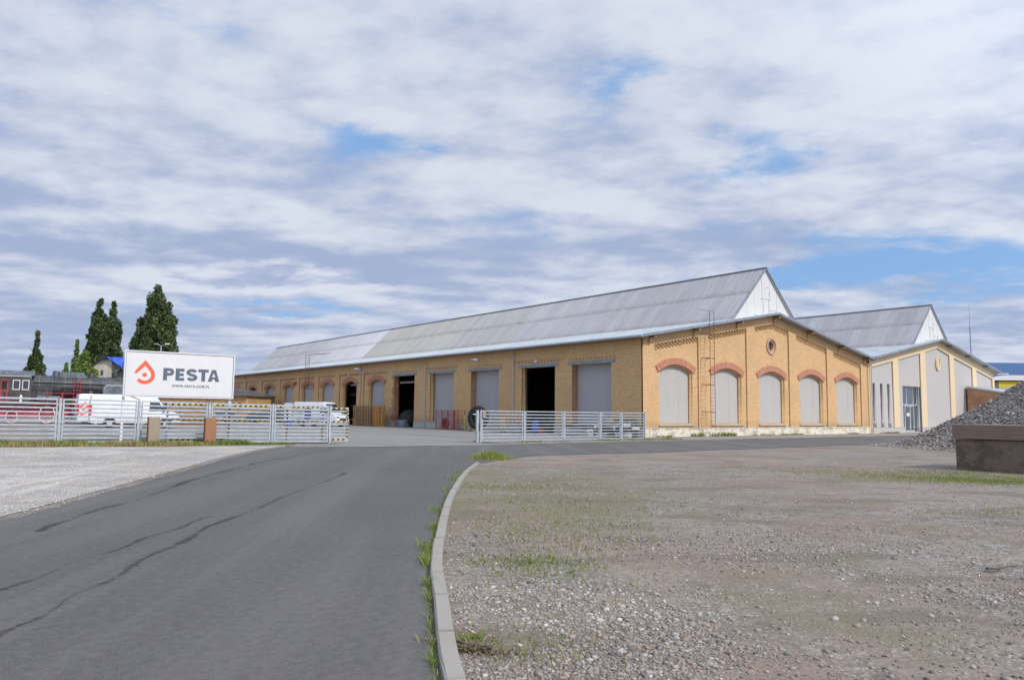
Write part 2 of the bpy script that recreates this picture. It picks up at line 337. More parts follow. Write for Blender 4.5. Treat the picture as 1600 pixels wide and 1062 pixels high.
M['stones'] = tint('mixed_pebbles', [(0, (.10, .095, .09)), (.3, (.25, .225, .20)), (.5, (.28, .24, .205)), (.56, (.30, .22, .165)), (.7, (.33, .30, .275)), (.86, (.40, .375, .35)), (1, (.56, .53, .50))])
M['rubble'] = tint('grey_rubble', [(0, (.10, .088, .08)), (.4, (.24, .215, .195)), (.85, (.34, .312, .285)), (1, (.46, .43, .40))])
M['palestones'] = tint('pale_chippings', [(0, (.30, .28, .26)), (.5, (.50, .48, .45)), (1, (.75, .73, .70))])
M['grass'] = tint('grass_blades', [(0, (.09, .14, .025)), (.5, (.17, .24, .04)), (.8, (.27, .28, .08)), (1, (.38, .29, .15))], .8, .3)
M['weeds'] = tint('bright_weeds', [(0, (.09, .14, .03)), (.6, (.22, .29, .05)), (1, (.40, .37, .12))], .8, .3)
M['drygrass'] = tint('thin_dry_grass', [(0, (.11, .12, .045)), (.5, (.19, .18, .08)), (1, (.32, .25, .15))], .8, .2)
M['poplar'] = tint('dark_poplar_leaves', [(0, (.030, .052, .016)), (.6, (.075, .115, .034)), (1, (.14, .19, .06))], .6, .25)
M['lightleaf'] = tint('light_green_leaves', [(0, (.07, .12, .025)), (.6, (.17, .26, .045)), (1, (.30, .36, .08))], .6, .25)

# ------------------------------------------------------------------ mesh helpers
def link(o, parent=None, kind=None):
    COL.objects.link(o)
    if parent is not None: o.parent = parent
    if kind: o['kind'] = kind
    return o
def mesh_obj(name, me, mat=None, parent=None, kind=None):
    if mat is not None:
        me.materials.clear(); me.materials.append(M[mat] if isinstance(mat, str) else mat)
    return link(bpy.data.objects.new(name, me), parent, kind)
def obj(name, bm, mat, parent=None, kind=None, smooth=False):
    bmesh.ops.recalc_face_normals(bm, faces=bm.faces)
    me = bpy.data.meshes.new(name); bm.to_mesh(me); bm.free()
    if smooth:
        for p in me.polygons: p.use_smooth = True
        me.set_sharp_from_angle(angle=rad(40))
    return mesh_obj(name, me, mat, parent, kind)
def thing(name, label, cat, loc=(0, 0, 0), rz=0, group=None):
    o = bpy.data.objects.new(name, None); COL.objects.link(o); o.location = loc; o.rotation_euler = (0, 0, rz); o.empty_display_size = .3
    o['label'] = label; o['category'] = cat
    if group: o['group'] = group
    return o
def tag(o, label, cat=None, group=None, kind=None):
    o['label'] = label
    if cat: o['category'] = cat
    if group: o['group'] = group
    if kind: o['kind'] = kind
    return o
def dup(root, loc=None, rz=None, label=None):
    def cp(o, par):
        c = o.copy(); COL.objects.link(c)
        if par is not None: c.parent = par
        for ch in kids.get(o.name, []): cp(ch, c)
        return c
    kids = {}
    for o in COL.objects:
        if o.parent is not None: kids.setdefault(o.parent.name, []).append(o)
    r = cp(root, None)
    if loc is not None: r.location = loc
    if rz is not None: r.rotation_euler = (0, 0, rz)
    if label: r['label'] = label
    return r
def box(bm, x0, x1, y0, y1, z0, z1, rot=None, cen=None):
    vs = [bm.verts.new((x, y, z)) for z in (z0, z1) for x, y in ((x0, y0), (x1, y0), (x1, y1), (x0, y1))]
    for f in ((0, 3, 2, 1), (4, 5, 6, 7), (0, 1, 5, 4), (1, 2, 6, 5), (2, 3, 7, 6), (3, 0, 4, 7)): bm.faces.new([vs[i] for i in f])
    if rot is not None: bmesh.ops.rotate(bm, verts=vs, cent=cen or (0, 0, 0), matrix=rot)
    return vs
def B(*a, **k): bm = bmesh.new(); box(bm, *a, **k); return bm
def tube(bm, p0, p1, r0, r1=None, n=8, caps=True):
    p0, p1 = Vector(p0), Vector(p1); r1 = r0 if r1 is None else r1; d = (p1-p0).normalized()
    a = d.orthogonal().normalized(); b = d.cross(a); R0, R1 = [], []
    for i in range(n):
        t = 2*math.pi*i/n; q = a*math.cos(t) + b*math.sin(t); R0.append(bm.verts.new(p0+q*r0)); R1.append(bm.verts.new(p1+q*r1))
    for i in range(n): j = (i+1) % n; bm.faces.new((R0[i], R0[j], R1[j], R1[i]))
    if caps: bm.faces.new(R0[::-1]); bm.faces.new(R1)
def T(*a, **k): bm = bmesh.new(); tube(bm, *a, **k); return bm
def bar(bm, p0, p1, w, h):                                           # square bar
    p0, p1 = Vector(p0), Vector(p1); d = (p1-p0).normalized(); up = Vector((0, 0, 1)) if abs(d.z) < .9 else Vector((0, 1, 0))
    a = d.cross(up).normalized(); b = a.cross(d); vs = []
    for p in (p0, p1):
        for s, t in ((-1, -1), (1, -1), (1, 1), (-1, 1)): vs.append(bm.verts.new(p + a*s*w/2 + b*t*h/2))
    for f in ((3, 2, 1, 0), (4, 5, 6, 7), (0, 1, 5, 4), (1, 2, 6, 5), (2, 3, 7, 6), (3, 0, 4, 7)): bm.faces.new([vs[i] for i in f])
def prism(pts, h0, h1, fn):                                          # 2-D polygon (u, v) swept in w; fn maps (u, v, w) to a point
    bm = bmesh.new(); a = [bm.verts.new(fn(u, v, h0)) for u, v in pts]; b = [bm.verts.new(fn(u, v, h1)) for u, v in pts]
    bm.faces.new(a); bm.faces.new(b[::-1]); n = len(pts)
    for i in range(n): j = (i+1) % n; bm.faces.new((a[i], b[i], b[j], a[j]))
    return bm
def plate(outline, holes, t, fn):                                    # polygon with holes and thickness
    cu = bpy.data.curves.new('plate', 'CURVE'); cu.dimensions = '2D'; cu.fill_mode = 'BOTH'; cu.extrude = t/2
    for pts in [outline] + holes:
        sp = cu.splines.new('POLY'); sp.points.add(len(pts)-1); sp.use_cyclic_u = True
        for i, (u, v) in enumerate(pts): sp.points[i].co = (u, v, 0, 1)
    o = bpy.data.objects.new('plate', cu); COL.objects.link(o); dg = bpy.context.evaluated_depsgraph_get()
    me = bpy.data.meshes.new_from_object(o.evaluated_get(dg)); bpy.data.objects.remove(o); bpy.data.curves.remove(cu)
    bm = bmesh.new(); bm.from_mesh(me); bpy.data.meshes.remove(me)
    bmesh.ops.remove_doubles(bm, verts=bm.verts, dist=1e-5)
    for v in bm.verts: v.co = Vector(fn(v.co.x, v.co.y, v.co.z + t/2))
    return bm
def soup(name, V, Fc, tints, mat, parent=None, kind='stuff', per=1):  # V (n,3) array, Fc (m,k) faces, tint per vertex
    me = bpy.data.meshes.new(name); k = Fc.shape[1]; me.vertices.add(len(V)); me.vertices.foreach_set('co', V.astype(np.float32).ravel())
    me.loops.add(Fc.size); me.loops.foreach_set('vertex_index', Fc.astype(np.int32).ravel())
    me.polygons.add(len(Fc)); me.polygons.foreach_set('loop_start', np.arange(0, Fc.size, k, dtype=np.int32))
    me.polygons.foreach_set('loop_total', np.full(len(Fc), k, dtype=np.int32))
    a = me.attributes.new('tint', 'FLOAT', 'POINT'); a.data.foreach_set('value', tints.astype(np.float32)); me.update(); me.validate()
    return mesh_obj(name, me, mat, parent, kind)
def rot_rand(n):
    q = rng.normal(size=(n, 4)); q /= np.linalg.norm(q, axis=1)[:, None]; w, x, y, z = q.T
    return np.stack([1-2*(y*y+z*z), 2*(x*y-z*w), 2*(x*z+y*w), 2*(x*y+z*w), 1-2*(x*x+z*z), 2*(y*z-x*w), 2*(x*z-y*w), 2*(y*z+x*w), 1-2*(x*x+y*y)], 1).reshape(n, 3, 3)
ph = (1+5**.5)/2
ICO = np.array([(-1, ph, 0), (1, ph, 0), (-1, -ph, 0), (1, -ph, 0), (0, -1, ph), (0, 1, ph), (0, -1, -ph), (0, 1, -ph), (ph, 0, -1), (ph, 0, 1), (-ph, 0, -1), (-ph, 0, 1)]) / 1.9
ICOF = np.array([(0, 11, 5), (0, 5, 1), (0, 1, 7), (0, 7, 10), (0, 10, 11), (1, 5, 9), (5, 11, 4), (11, 10, 2), (10, 7, 6), (7, 1, 8), (3, 9, 4), (3, 4, 2), (3, 2, 6), (3, 6, 8), (3, 8, 9), (4, 9, 5), (2, 4, 11), (6, 2, 10), (8, 6, 7), (9, 8, 1)])
OCT = np.array([(1, 0, 0), (-1, 0, 0), (0, 1, 0), (0, -1, 0), (0, 0, 1), (0, 0, -1)], float)
OCTF = np.array([(0, 2, 4), (2, 1, 4), (1, 3, 4), (3, 0, 4), (2, 0, 5), (1, 2, 5), (3, 1, 5), (0, 3, 5)])
def stones(name, P, size, mat, kind='stuff', ico=False, flat=.6, parent=None, tints=None):
    V0, F0 = (ICO, ICOF) if ico else (OCT, OCTF); n, k = len(P), len(V0)
    V = V0[None] * (1 + rng.uniform(-.38, .38, (n, k, 1))) * (size[:, None, None] * rng.uniform(.5, 1.25, (n, 1, 3)))
    V = np.einsum('nij,nkj->nki', rot_rand(n), V); V[..., 2] *= flat; V += P[:, None, :]
    Fc = (F0[None] + (np.arange(n)*k)[:, None, None]).reshape(-1, 3)
    t = rng.beta(2, 2.2, n) if tints is None else tints
    return soup(name, V.reshape(-1, 3), Fc, np.repeat(t, k), mat, parent, kind)
def blades(name, P, h, mat, lean=.4, w=.012, parent=None, tints=None, kind='stuff'):
    n = len(P); a = rng.uniform(0, 2*np.pi, n); l = rng.normal(0, lean, (n, 2)) * h[:, None]; wv = np.stack([np.cos(a), np.sin(a), np.zeros(n)], 1) * (w*(.6+h/h.max()))[:, None]
    mid = P + np.concatenate([l*.35, (h*.6)[:, None]], 1); tip = P + np.concatenate([l, h[:, None]], 1)
    V = np.stack([P-wv, P+wv, mid+wv*.7, mid-wv*.7, tip], 1).reshape(-1, 3); b = (np.arange(n)*5)[:, None]
    Fc = np.concatenate([b+np.array([[0, 1, 2]]), b+np.array([[0, 2, 3]]), b+np.array([[3, 2, 4]])])
    t = rng.beta(2, 2, n) if tints is None else tints
    return soup(name, V, Fc, np.repeat(t, 5), mat, parent, kind)
def vgz(x, y): return 0.012*np.clip(-16-x, 0, 42)*np.clip((y+22)/16, 0, 1)

# ------------------------------------------------------------------ ground, road, yard
GX = [-3000, -1400, -700, -400, -250, -150, -100, -75] + [-58 + i for i in range(0, 43)] + [-15+i*3 for i in range(0, 26)] + [80, 120, 200, 350, 700, 1500, 3000]
GY = [-3000, -1400, -700, -300, -120, -70, -50] + [-44+i for i in range(0, 60)] + [17+4*i for i in range(0, 30)] + [150, 250, 400, 700, 1500, 3000]
bm = bmesh.new(); g = [[bm.verts.new((x, y, gz(x, y)-.012)) for x in GX] for y in GY]
for j in range(len(GY)-1):
    for i in range(len(GX)-1): bm.faces.new((g[j][i], g[j][i+1], g[j+1][i+1], g[j+1][i]))
tag(obj('ground', bm, 'ground', None, 'structure'), 'brownish stony gravel ground with thin weeds beside the road')
def overlay(name, pts, dz, mat, label):
    bm = bmesh.new(); bm.faces.new([bm.verts.new((p[0], p[1], 0)) for p in pts])
    xs = [p[0] for p in pts]; ys = [p[1] for p in pts]
    for x in GX:
        if min(xs) < x < max(xs): bmesh.ops.bisect_plane(bm, geom=bm.verts[:]+bm.edges[:]+bm.faces[:], plane_co=(x, 0, 0), plane_no=(1, 0, 0))
    for y in GY:
        if min(ys) < y < max(ys): bmesh.ops.bisect_plane(bm, geom=bm.verts[:]+bm.edges[:]+bm.faces[:], plane_co=(0, y, 0), plane_no=(0, 1, 0))
    for v in bm.verts: v.co.z = gz(v.co.x, v.co.y) + dz
    for f in bm.faces:
        f.normal_update()
        if f.normal.z < 0: f.normal_flip()
    me = bpy.data.meshes.new(name); bm.to_mesh(me); bm.free()
    return tag(mesh_obj(name, me, mat, None, 'structure'), label)
def jag(a, b, n, amp):
    r = []
    for i in range(n): t = i/n; r.append((a[0]+(b[0]-a[0])*t + random.uniform(-amp, amp), a[1]+(b[1]-a[1])*t + random.uniform(-amp, amp)))
    return r
left_px = [(0, 814), (100, 788), (200, 763), (300, 737), (350, 723), (400, 711), (446, 703)]
LE = [at(*p) for p in left_px]
KO_px = [(742.7, 722), (725, 735.6), (706, 760), (690, 795), (678, 841), (673, 883), (676, 918), (683, 1005.5), (695, 1062), (722, 1180)]
KI_px = [(746.5, 723.5), (732, 742.6), (718, 760), (706, 795), (695.4, 830), (692.5, 872), (699, 918), (713, 1005), (727, 1062), (768, 1180)]
KH = .07
KO = [at(p[0], p[1], KH) for p in KO_px]; KI = [at(p[0], p[1], KH) for p in KI_px]
road = [(-46, -36), (-50, -43)] ; road = [(-47.5, -36.0)] + [(p.x, p.y) for p in LE]
road2 = []
for a, b in zip(road[:-1], road[1:]): road2 += jag(a, b, 8, .035)
road2 += [road[-1]] + jag((-28.2, -5.95), (-16.6, -5.6), 8, .05) + jag((-16.6, -5.75), (64, -6.2), 60, .06) + [(64, -14.6)] + jag((64, -14.6), (-23.4, -14.35), 70, .13)
road2 += [(p.x+.03, p.y-.03) for p in KO] + [(-41.6, -43.5)] + [(-55.5, -43.5)]
overlay('road', road2, .0, 'asphalt', 'dark grey asphalt road curving past the brick hall')
overlay('yard_paving', jag((-31.5, -2.2), (-24.6, -2.4), 6, .1) + jag((-25.2, -5.2), (-24.9, -5.7), 2, .05) + [(-24.5, -6.6), (-16.8, -6.5), (-16.9, -3.2), (-.02, -2.9), (-.02, 116)] + [(-40, 116), (-36, 30)],
        .005, 'asphalt2', 'pale worn asphalt yard inside the gate')
lot = [(-60, -50)] + [(p.x-.25, p.y+.1) for p in LE] + [(-28.0, -5.2), (-30.3, -5.5)] + jag((-31, -5.6), (-60, -4.6), 25, .25)
lot[0] = (-47.9, -35.8); lot.insert(0, (-75, -40)); lot.append((-75, -5))
overlay('gravel_lot', lot, -.003, 'palegravel', 'pale crushed gravel lot between the road and fence')
# worn lighter apron where the gate drive meets the road
overlay('road_apron', jag((-28.6, -5.5), (-25.4, -4.2), 5, .1) + jag((-25.4, -4.2), (-16.2, -3.6), 8, .1) + jag((-16.2, -6.3), (-24, -6.9), 8, .18) + jag((-24, -6.9), (-29.5, -6.7), 5, .2), .010, 'asphalt2', 'lighter dusty asphalt apron across the gateway')
# seam of crumbled tar running along the road
def tar_mat():
    s = NB('crumbled_tar'); uv = s.n('ShaderNodeTexCoord').outputs['UV']; sp = s.n('ShaderNodeSeparateXYZ'); s.L(uv, sp.inputs[0])
    d = s.math('ABSOLUTE', s.math('SUBTRACT', sp.outputs[0], .5)); n = s.noise(9, 6, .7); n2 = s.noise(48, 3, .75); n3 = s.noise(.7, 2, .5)
    v = s.math('ADD', s.math('ADD', s.math('MULTIPLY', n, .9), s.math('MULTIPLY', n2, .9)), s.math('MULTIPLY', n3, .9)); v = s.math('SUBTRACT', v, s.math('MULTIPLY', d, 1.3))
    al = s.ramp(v, 1.15, 1.46, 0, .7); s.fin((.035, .034, .034), .8); s.L(al, s.b.inputs['Alpha']); return s.m
M['tarseam'] = tar_mat()
def seam(px, wid, name, label):
    P = [at(*p) for p in px]; bm = bmesh.new(); uvl = bm.loops.layers.uv.new('UVMap'); rows = []
    Q = []
    for a, b in zip(P[:-1], P[1:]): Q += [a + (b-a)*(i/6) for i in range(6)]
    Q.append(P[-1])
    for i, c in enumerate(Q):
        d = (Q[min(i+1, len(Q)-1)] - Q[max(i-1, 0)]).normalized(); s_ = Vector((-d.y, d.x, 0)); c = c + s_*.04*math.sin(i*.9)
        rows.append([bm.verts.new((c.x+s_.x*w, c.y+s_.y*w, gz(c.x, c.y)+.005)) for w in (-wid/2, wid/2)])
    for r0_, r1_ in zip(rows[:-1], rows[1:]):
        f = bm.faces.new((r0_[0], r0_[1], r1_[1], r1_[0]))
        for l, u in zip(f.loops, (0, 1, 1, 0)): l[uvl].uv = (u, 0)
        f.normal_update()
        if f.normal.z < 0: f.normal_flip()
    me = bpy.data.meshes.new(name); bm.to_mesh(me); bm.free(); return tag(mesh_obj(name, me, 'tarseam', None, 'structure'), label)
seam([(-120, 1052), (-30, 1012), (60, 962), (150, 915), (250, 862), (330, 822), (440, 778), (540, 741)], .30, 'tar_seam', 'crumbled dark tar seam running along the asphalt road')
seam([(-60, 948), (80, 892), (180, 858), (260, 830), (330, 806)], .22, 'tar_seam', 'patchy worn line left of the long tar seam')
seam([(60, 830), (120, 806), (210, 782), (330, 745), (430, 722), (520, 708)], .38, 'tar_seam', 'broken dark patches near the left edge of road')

# kerb of single stones
kerb = thing('kerb', 'weathered concrete kerb curving along the right edge of the road', 'kerb'); kerb['kind'] = 'structure'; del kerb['category']
def resample(P, step):
    pts = [Vector((p.x, p.y, 0)) for p in P]; D = [0]
    for a, b in zip(pts[:-1], pts[1:]): D.append(D[-1] + (b-a).length)
    n = int(D[-1]/step); out = []
    for i in range(n+1):
        t = D[-1]*i/n; k = max(j for j in range(len(D)) if D[j] <= t+1e-6); k = min(k, len(pts)-2)
        # smooth with Catmull-Rom
        u = (t-D[k])/max(1e-6, D[k+1]-D[k]); p0 = pts[max(0, k-1)]; p1 = pts[k]; p2 = pts[k+1]; p3 = pts[min(len(pts)-1, k+2)]
        out.append(.5*((2*p1) + (p2-p0)*u + (2*p0-5*p1+4*p2-p3)*u*u + (3*p1-p0-3*p2+p3)*u**3))
    return out
ko = resample(KO, .5)
for i in range(0, len(ko)-2, 2):
    a0, a1, a2 = ko[i], ko[i+1], ko[i+2]; bm = bmesh.new(); ring = []
    g_ = .012; sh_ = random.uniform(-.006, .006)
    a0 = a0 + (a1-a0).normalized()*g_; a2 = a2 + (a1-a2).normalized()*g_
    for a, d in ((a0, a1-a0), (a1, a2-a0), (a2, a2-a1)):
        s = Vector((-d.y, d.x, 0)).normalized(); w = .125; dz = random.uniform(-.007, .007); a = a + s*sh_
        # stones run from the far end towards the camera, so the lot is on the left-hand normal
        r = [a + s*0, a + s*0 + Vector((0, 0, KH-.015)), a + s*.015 + Vector((0, 0, KH+dz)), a + s*w + Vector((0, 0, KH+dz)), a + s*w]
        ring.append([bm.verts.new((q.x, q.y, q.z-.08 if j in (0, 4) else q.z)) for j, q in enumerate(r)])
    for q in range(2):
        for j in range(5): k = (j+1) % 5; bm.faces.new((ring[q][j], ring[q][k], ring[q+1][k], ring[q+1][j]))
    bm.faces.new(ring[0]); bm.faces.new(ring[2][::-1])
    obj('kerb_stone', bm, 'kerb', kerb)

# ------------------------------------------------------------------ loose stones, grass
def wedge(n, pxr, dr, powr=1.0):                                     # random ground points in front of the camera, near ones denser
    u = rng.uniform(pxr[0], pxr[1], n); dmin, dmax = dr; t = rng.uniform(0, 1, n); Z = dmin*(dmax/dmin)**(t**powr)
    xa = (u-800)/F*Z; fwv = np.array([fw.x, fw.y]); rtv = np.array([rt.x, rt.y])
    return np.array([CAM.x, CAM.y]) + Z[:, None]*fwv + xa[:, None]*rtv
kin = np.array([(p.x, p.y) for p in KI]); 
def right_of_kerb(P):                                                 # inside the stony lot
    ys, xs = kin[::-1, 1], kin[::-1, 0]; return (P[:, 0] > np.interp(P[:, 1], ys, xs) + .02) & (P[:, 1] < -14.6)
def vnoise(P, sc, seed):
    r = np.random.default_rng(seed); G = r.uniform(0, 1, (64, 64)); q = P*sc + 1000; i = np.floor(q).astype(int); f = q-i; f = f*f*(3-2*f); i %= 63
    return (G[i[:, 0], i[:, 1]]*(1-f[:, 0])*(1-f[:, 1]) + G[i[:, 0]+1, i[:, 1]]*f[:, 0]*(1-f[:, 1]) + G[i[:, 0], i[:, 1]+1]*(1-f[:, 0])*f[:, 1] + G[i[:, 0]+1, i[:, 1]+1]*f[:, 0]*f[:, 1])
def fbm(P, sc, seed): return (vnoise(P, sc, seed) + .5*vnoise(P, sc*2.1, seed+1) + .25*vnoise(P, sc*4.3, seed+2))/1.75
P = wedge(150000, (600, 1750), (3.6, 24), .95); P = P[right_of_kerb(P)]
# distance from the kerb to the right: stones dense on the left and in the foreground, thinner on the trodden dirt
d = P - np.array([CAM.x, CAM.y]); depth = d @ np.array([fw.x, fw.y]); side = d @ np.array([rt.x, rt.y])
dens = np.clip(1.15 - np.clip(side-1.2, 0, None)*.16 - np.clip(depth-6, 0, None)*.012, .16, 1) * (.10 + 1.1*np.clip((fbm(P, .55, 3)-.40)*4.2, 0, 1))
P = P[rng.uniform(0, 1, len(P)) < dens]; n = len(P); sz = np.clip(rng.lognormal(-4.7, .52, n), .004, .034)
P3 = np.column_stack([P, vgz(P[:, 0], P[:, 1]) - .012 + sz*.12]); near = (P - np.array([CAM.x, CAM.y])) @ np.array([fw.x, fw.y]) < 7.5
tt = np.clip(rng.beta(1.3, 1.7, n)*.95 + .45*(fbm(P, .7, 61)-.42), 0, 1)
tag(stones('loose_gravel', P3[near], sz[near], 'stones', ico=True, tints=tt[near]), 'loose mixed pebbles on the ground right beside the kerb', 'gravel')
tag(stones('loose_gravel', P3[~near], sz[~near]*1.1, 'stones', tints=tt[~near]), 'loose gravel scattered over the stony lot farther out', 'gravel')
P = wedge(16000, (-60, 560), (12, 34)); LEx = np.array([(p.x, p.y) for p in LE])
ok = (P[:, 0] < np.interp(P[:, 1], LEx[:, 1], LEx[:, 0]) + rng.normal(-.15, .18, len(P))) & (P[:, 1] < -5.6); P = P[ok]; n = len(P); sz = np.clip(rng.lognormal(-4.4, .4, n), .006, .03)
tag(stones('pale_chippings', np.column_stack([P, vgz(P[:, 0], P[:, 1])+.001+sz*.1]), sz, 'palestones'), 'pale stone chippings on the gravel lot by the road', 'gravel')
def grass_in(name, P, hr, mat, label, w=.01, lean=.4, dz=0.):
    n = len(P); h = rng.uniform(hr[0], hr[1], n)*(.5+fbm(P, 1.5, 9)); 
    o = blades(name, np.column_stack([P, vgz(P[:, 0], P[:, 1]) - .01 + dz]), h, mat, lean, w); tag(o, label, 'grass'); return o
# strip at the foot of the left fence
n = 42000; P = np.column_stack([rng.uniform(-44, -27.5, n), rng.uniform(-5.6, -2.6, n)])
edge = -4.9 + .9*fbm(P, .7, 21) + np.clip((P[:, 0]+33)*.20, 0, 1.3); keep = (P[:, 1] > edge-.6) & (rng.uniform(0, 1, n) < np.clip(1.9*(fbm(P, 1.1, 5)-.22), .12, 1)); P = P[keep]
hh = rng.uniform(.05, .24, len(P))*(.35+fbm(P, .9, 9)*1.2)*np.where(P[:, 0] > -29.5, .5, 1); tn = np.clip(.75*fbm(P, .6, 33)+rng.uniform(-.15, .35, len(P)) + np.clip(-(P[:, 1]+4.0), 0, 1)*.5, 0, 1)
tag(blades('grass_strip', np.column_stack([P, vgz(P[:, 0], P[:, 1])-.012]), hh, 'grass', .35, .014, tints=tn), 'green and straw grass strip at the foot of left fence', 'grass')
# weeds in the gutter of the kerb
cl = []
for (px, py, r, k) in [(690, 1045, .10, 170), (684, 1010, .08, 60), (676, 975, .06, 70), (672, 940, .07, 110), (668, 915, .08, 160), (665, 880, .10, 260), (667, 860, .12, 260), (675, 825, .09, 120), (682, 800, .14, 170), (700, 768, .16, 170), (706, 750, .2, 220), (716, 738, .2, 200)]:
    c = at(px+4, py); q = rng.normal(0, 1, (k, 2))*r*np.array([.45, 1.5]); d = ko[5]-ko[4]
    dirv = np.array([.35, .94]); perp = np.array([.94, -.35]); cl.append(np.array([c.x, c.y]) + q[:, :1]*perp*.9 + q[:, 1:]*dirv)
P = np.concatenate(cl); kx = np.array([(p.x, p.y) for p in ko]); lim = np.interp(P[:, 1], kx[::-1, 1], kx[::-1, 0]); P = P[P[:, 0] < lim-.015]
tag(blades('kerb_weeds', np.column_stack([P, np.zeros(len(P))-.005]), rng.uniform(.025, .13, len(P)), 'weeds', .6, .0028), 'bright green weeds growing in the road gutter along kerb', 'weeds')
# line of low weeds all along the joint
t = rng.uniform(0, 1, 1500); yy = kx[-1, 1] + t*(kx[0, 1]-kx[-1, 1]); P = np.column_stack([np.interp(yy, kx[::-1, 1], kx[::-1, 0]) - np.abs(rng.normal(.03, .03, 1500)), yy]); P = P[fbm(P, 1.2, 4) > .36]
tag(blades('kerb_weeds', np.column_stack([P, np.zeros(len(P))-.005]), rng.uniform(.015, .06, len(P)), 'weeds', .6, .003), 'thin line of weeds in the joint between asphalt and kerb', 'weeds')
# sparse growth in the stony lot
P = wedge(26000, (690, 1700), (4, 24)); P = P[right_of_kerb(P)]; m_ = fbm(P, .38, 51); d = P - np.array([CAM.x, CAM.y]); side = d @ np.array([rt.x, rt.y]); dep = d @ np.array([fw.x, fw.y])
u = side/dep*F + 800; keep = (m_ + .30*np.exp(-((u-830)/110)**2) > .62) & (rng.uniform(0, 1, len(P)) < .8); P = P[keep]
tag(blades('thin_weeds', np.column_stack([P, np.zeros(len(P))-.015]), rng.uniform(.010, .035, len(P)), 'drygrass', .8, .0022), 'thin low weeds scattered among the pebbles of the lot', 'weeds')
cl = []
for (px, py, r, k, asp) in [(765, 719, .55, 1500, 1), (752, 735, .4, 500, 1), (780, 730, .5, 350, 1), (728, 1000, .09, 160, 1), (735, 1003, .06, 90, 1), (1480, 736, .8, 2000, 3), (1570, 752, .6, 5200, 2.6), (1420, 741, .7, 1300, 3), (1530, 747, .7, 3600, 2.6), (1350, 739, .6, 500, 3), (1170, 731, .5, 300, 3), (890, 830, .9, 1500, 1), (845, 880, .5, 1000, 1), (880, 790, 1.2, 1500, 1), (800, 760, .8, 900, 1), (850, 1010, .25, 160, 1), (990, 772, .3, 60, 1), (1560, 800, .3, 400, 3)]:
    c = at(px, py); q = rng.normal(0, 1, (k, 2))*r; cl.append(np.array([c.x, c.y]) + q[:, :1]*np.array([rt.x, rt.y])*asp + q[:, 1:]*np.array([fw.x, fw.y]))
P = np.concatenate(cl); P = P[right_of_kerb(P) | (P[:, 1] > -15.5) & (P[:, 1] < -14.4)]; P = P[(P[:, 0] < -14.9) | (P[:, 0] > -4) | (P[:, 1] > -26.3)]
tag(blades('grass_tufts', np.column_stack([P, np.zeros(len(P))-.012]), rng.uniform(.012, .06, len(P))*(.5+fbm(P, 1.3, 17)), 'grass', .6, .005, tints=np.clip(rng.beta(2, 2, len(P))*.6+.8*fbm(P, .7, 19)-.05, 0, 1)), 'low grass tufts at the kerb end and before the concrete block', 'grass')
c = at(766, 718); q = rng.normal(0, 1, (2600, 2)); P = np.array([c.x, c.y]) + q[:, :1]*np.array([rt.x, rt.y])*.42 + q[:, 1:]*np.array([fw.x, fw.y])*.55
tag(blades('kerb_end_grass', np.column_stack([P, np.zeros(len(P))-.012]), rng.uniform(.08, .42, len(P))*np.exp(-(q**2).sum(1)*.25), 'weeds', .4, .007, tints=rng.uniform(.3, 1, len(P))), 'bushy yellow green grass clump at the far end of the kerb', 'grass')
# weeds under the gable and under the right fence
n = 9000; P = np.column_stack([rng.uniform(-.5, 52, n), rng.uniform(-1.1, -.03, n)]); P = P[(fbm(P, .5, 71) > .52 + .25*np.abs(P[:, 1]))]; P = P[~((P[:, 0] > 40) & (P[:, 0] < 45.5))]
hh = rng.uniform(.05, .22, len(P)) * np.where((P[:, 0] > 4) & (P[:, 0] < 11), 1.9, .9)
tag(blades('wall_weeds', np.column_stack([P, np.zeros(len(P))-.01]), hh, 'grass', .35, .02), 'weeds and grass along the whitewashed foot of the gable walls', 'weeds')
n = 4000; P = np.column_stack([rng.uniform(-16.4, -.3, n), rng.uniform(-4.2, -2.4, n)]); P = P[fbm(P, .8, 81) > .5]
tag(blades('fence_weeds', np.column_stack([P, np.zeros(len(P))-.01]), rng.uniform(.02, .12, len(P)), 'grass', .35, .016), 'short dry grass under the right fence beside the road', 'weeds')
# pale sandy verge between the road and the hall
overlay('verge', jag((-16.5, -3.1), (-.3, -2.85), 10, .05) + jag((-.3, -.05), (66, -.02), 2, .0) + jag((64, -5.6), (-16.3, -5.2), 60, .15), .0055, 'dirtyard', 'narrow dusty verge between the road and the hall')

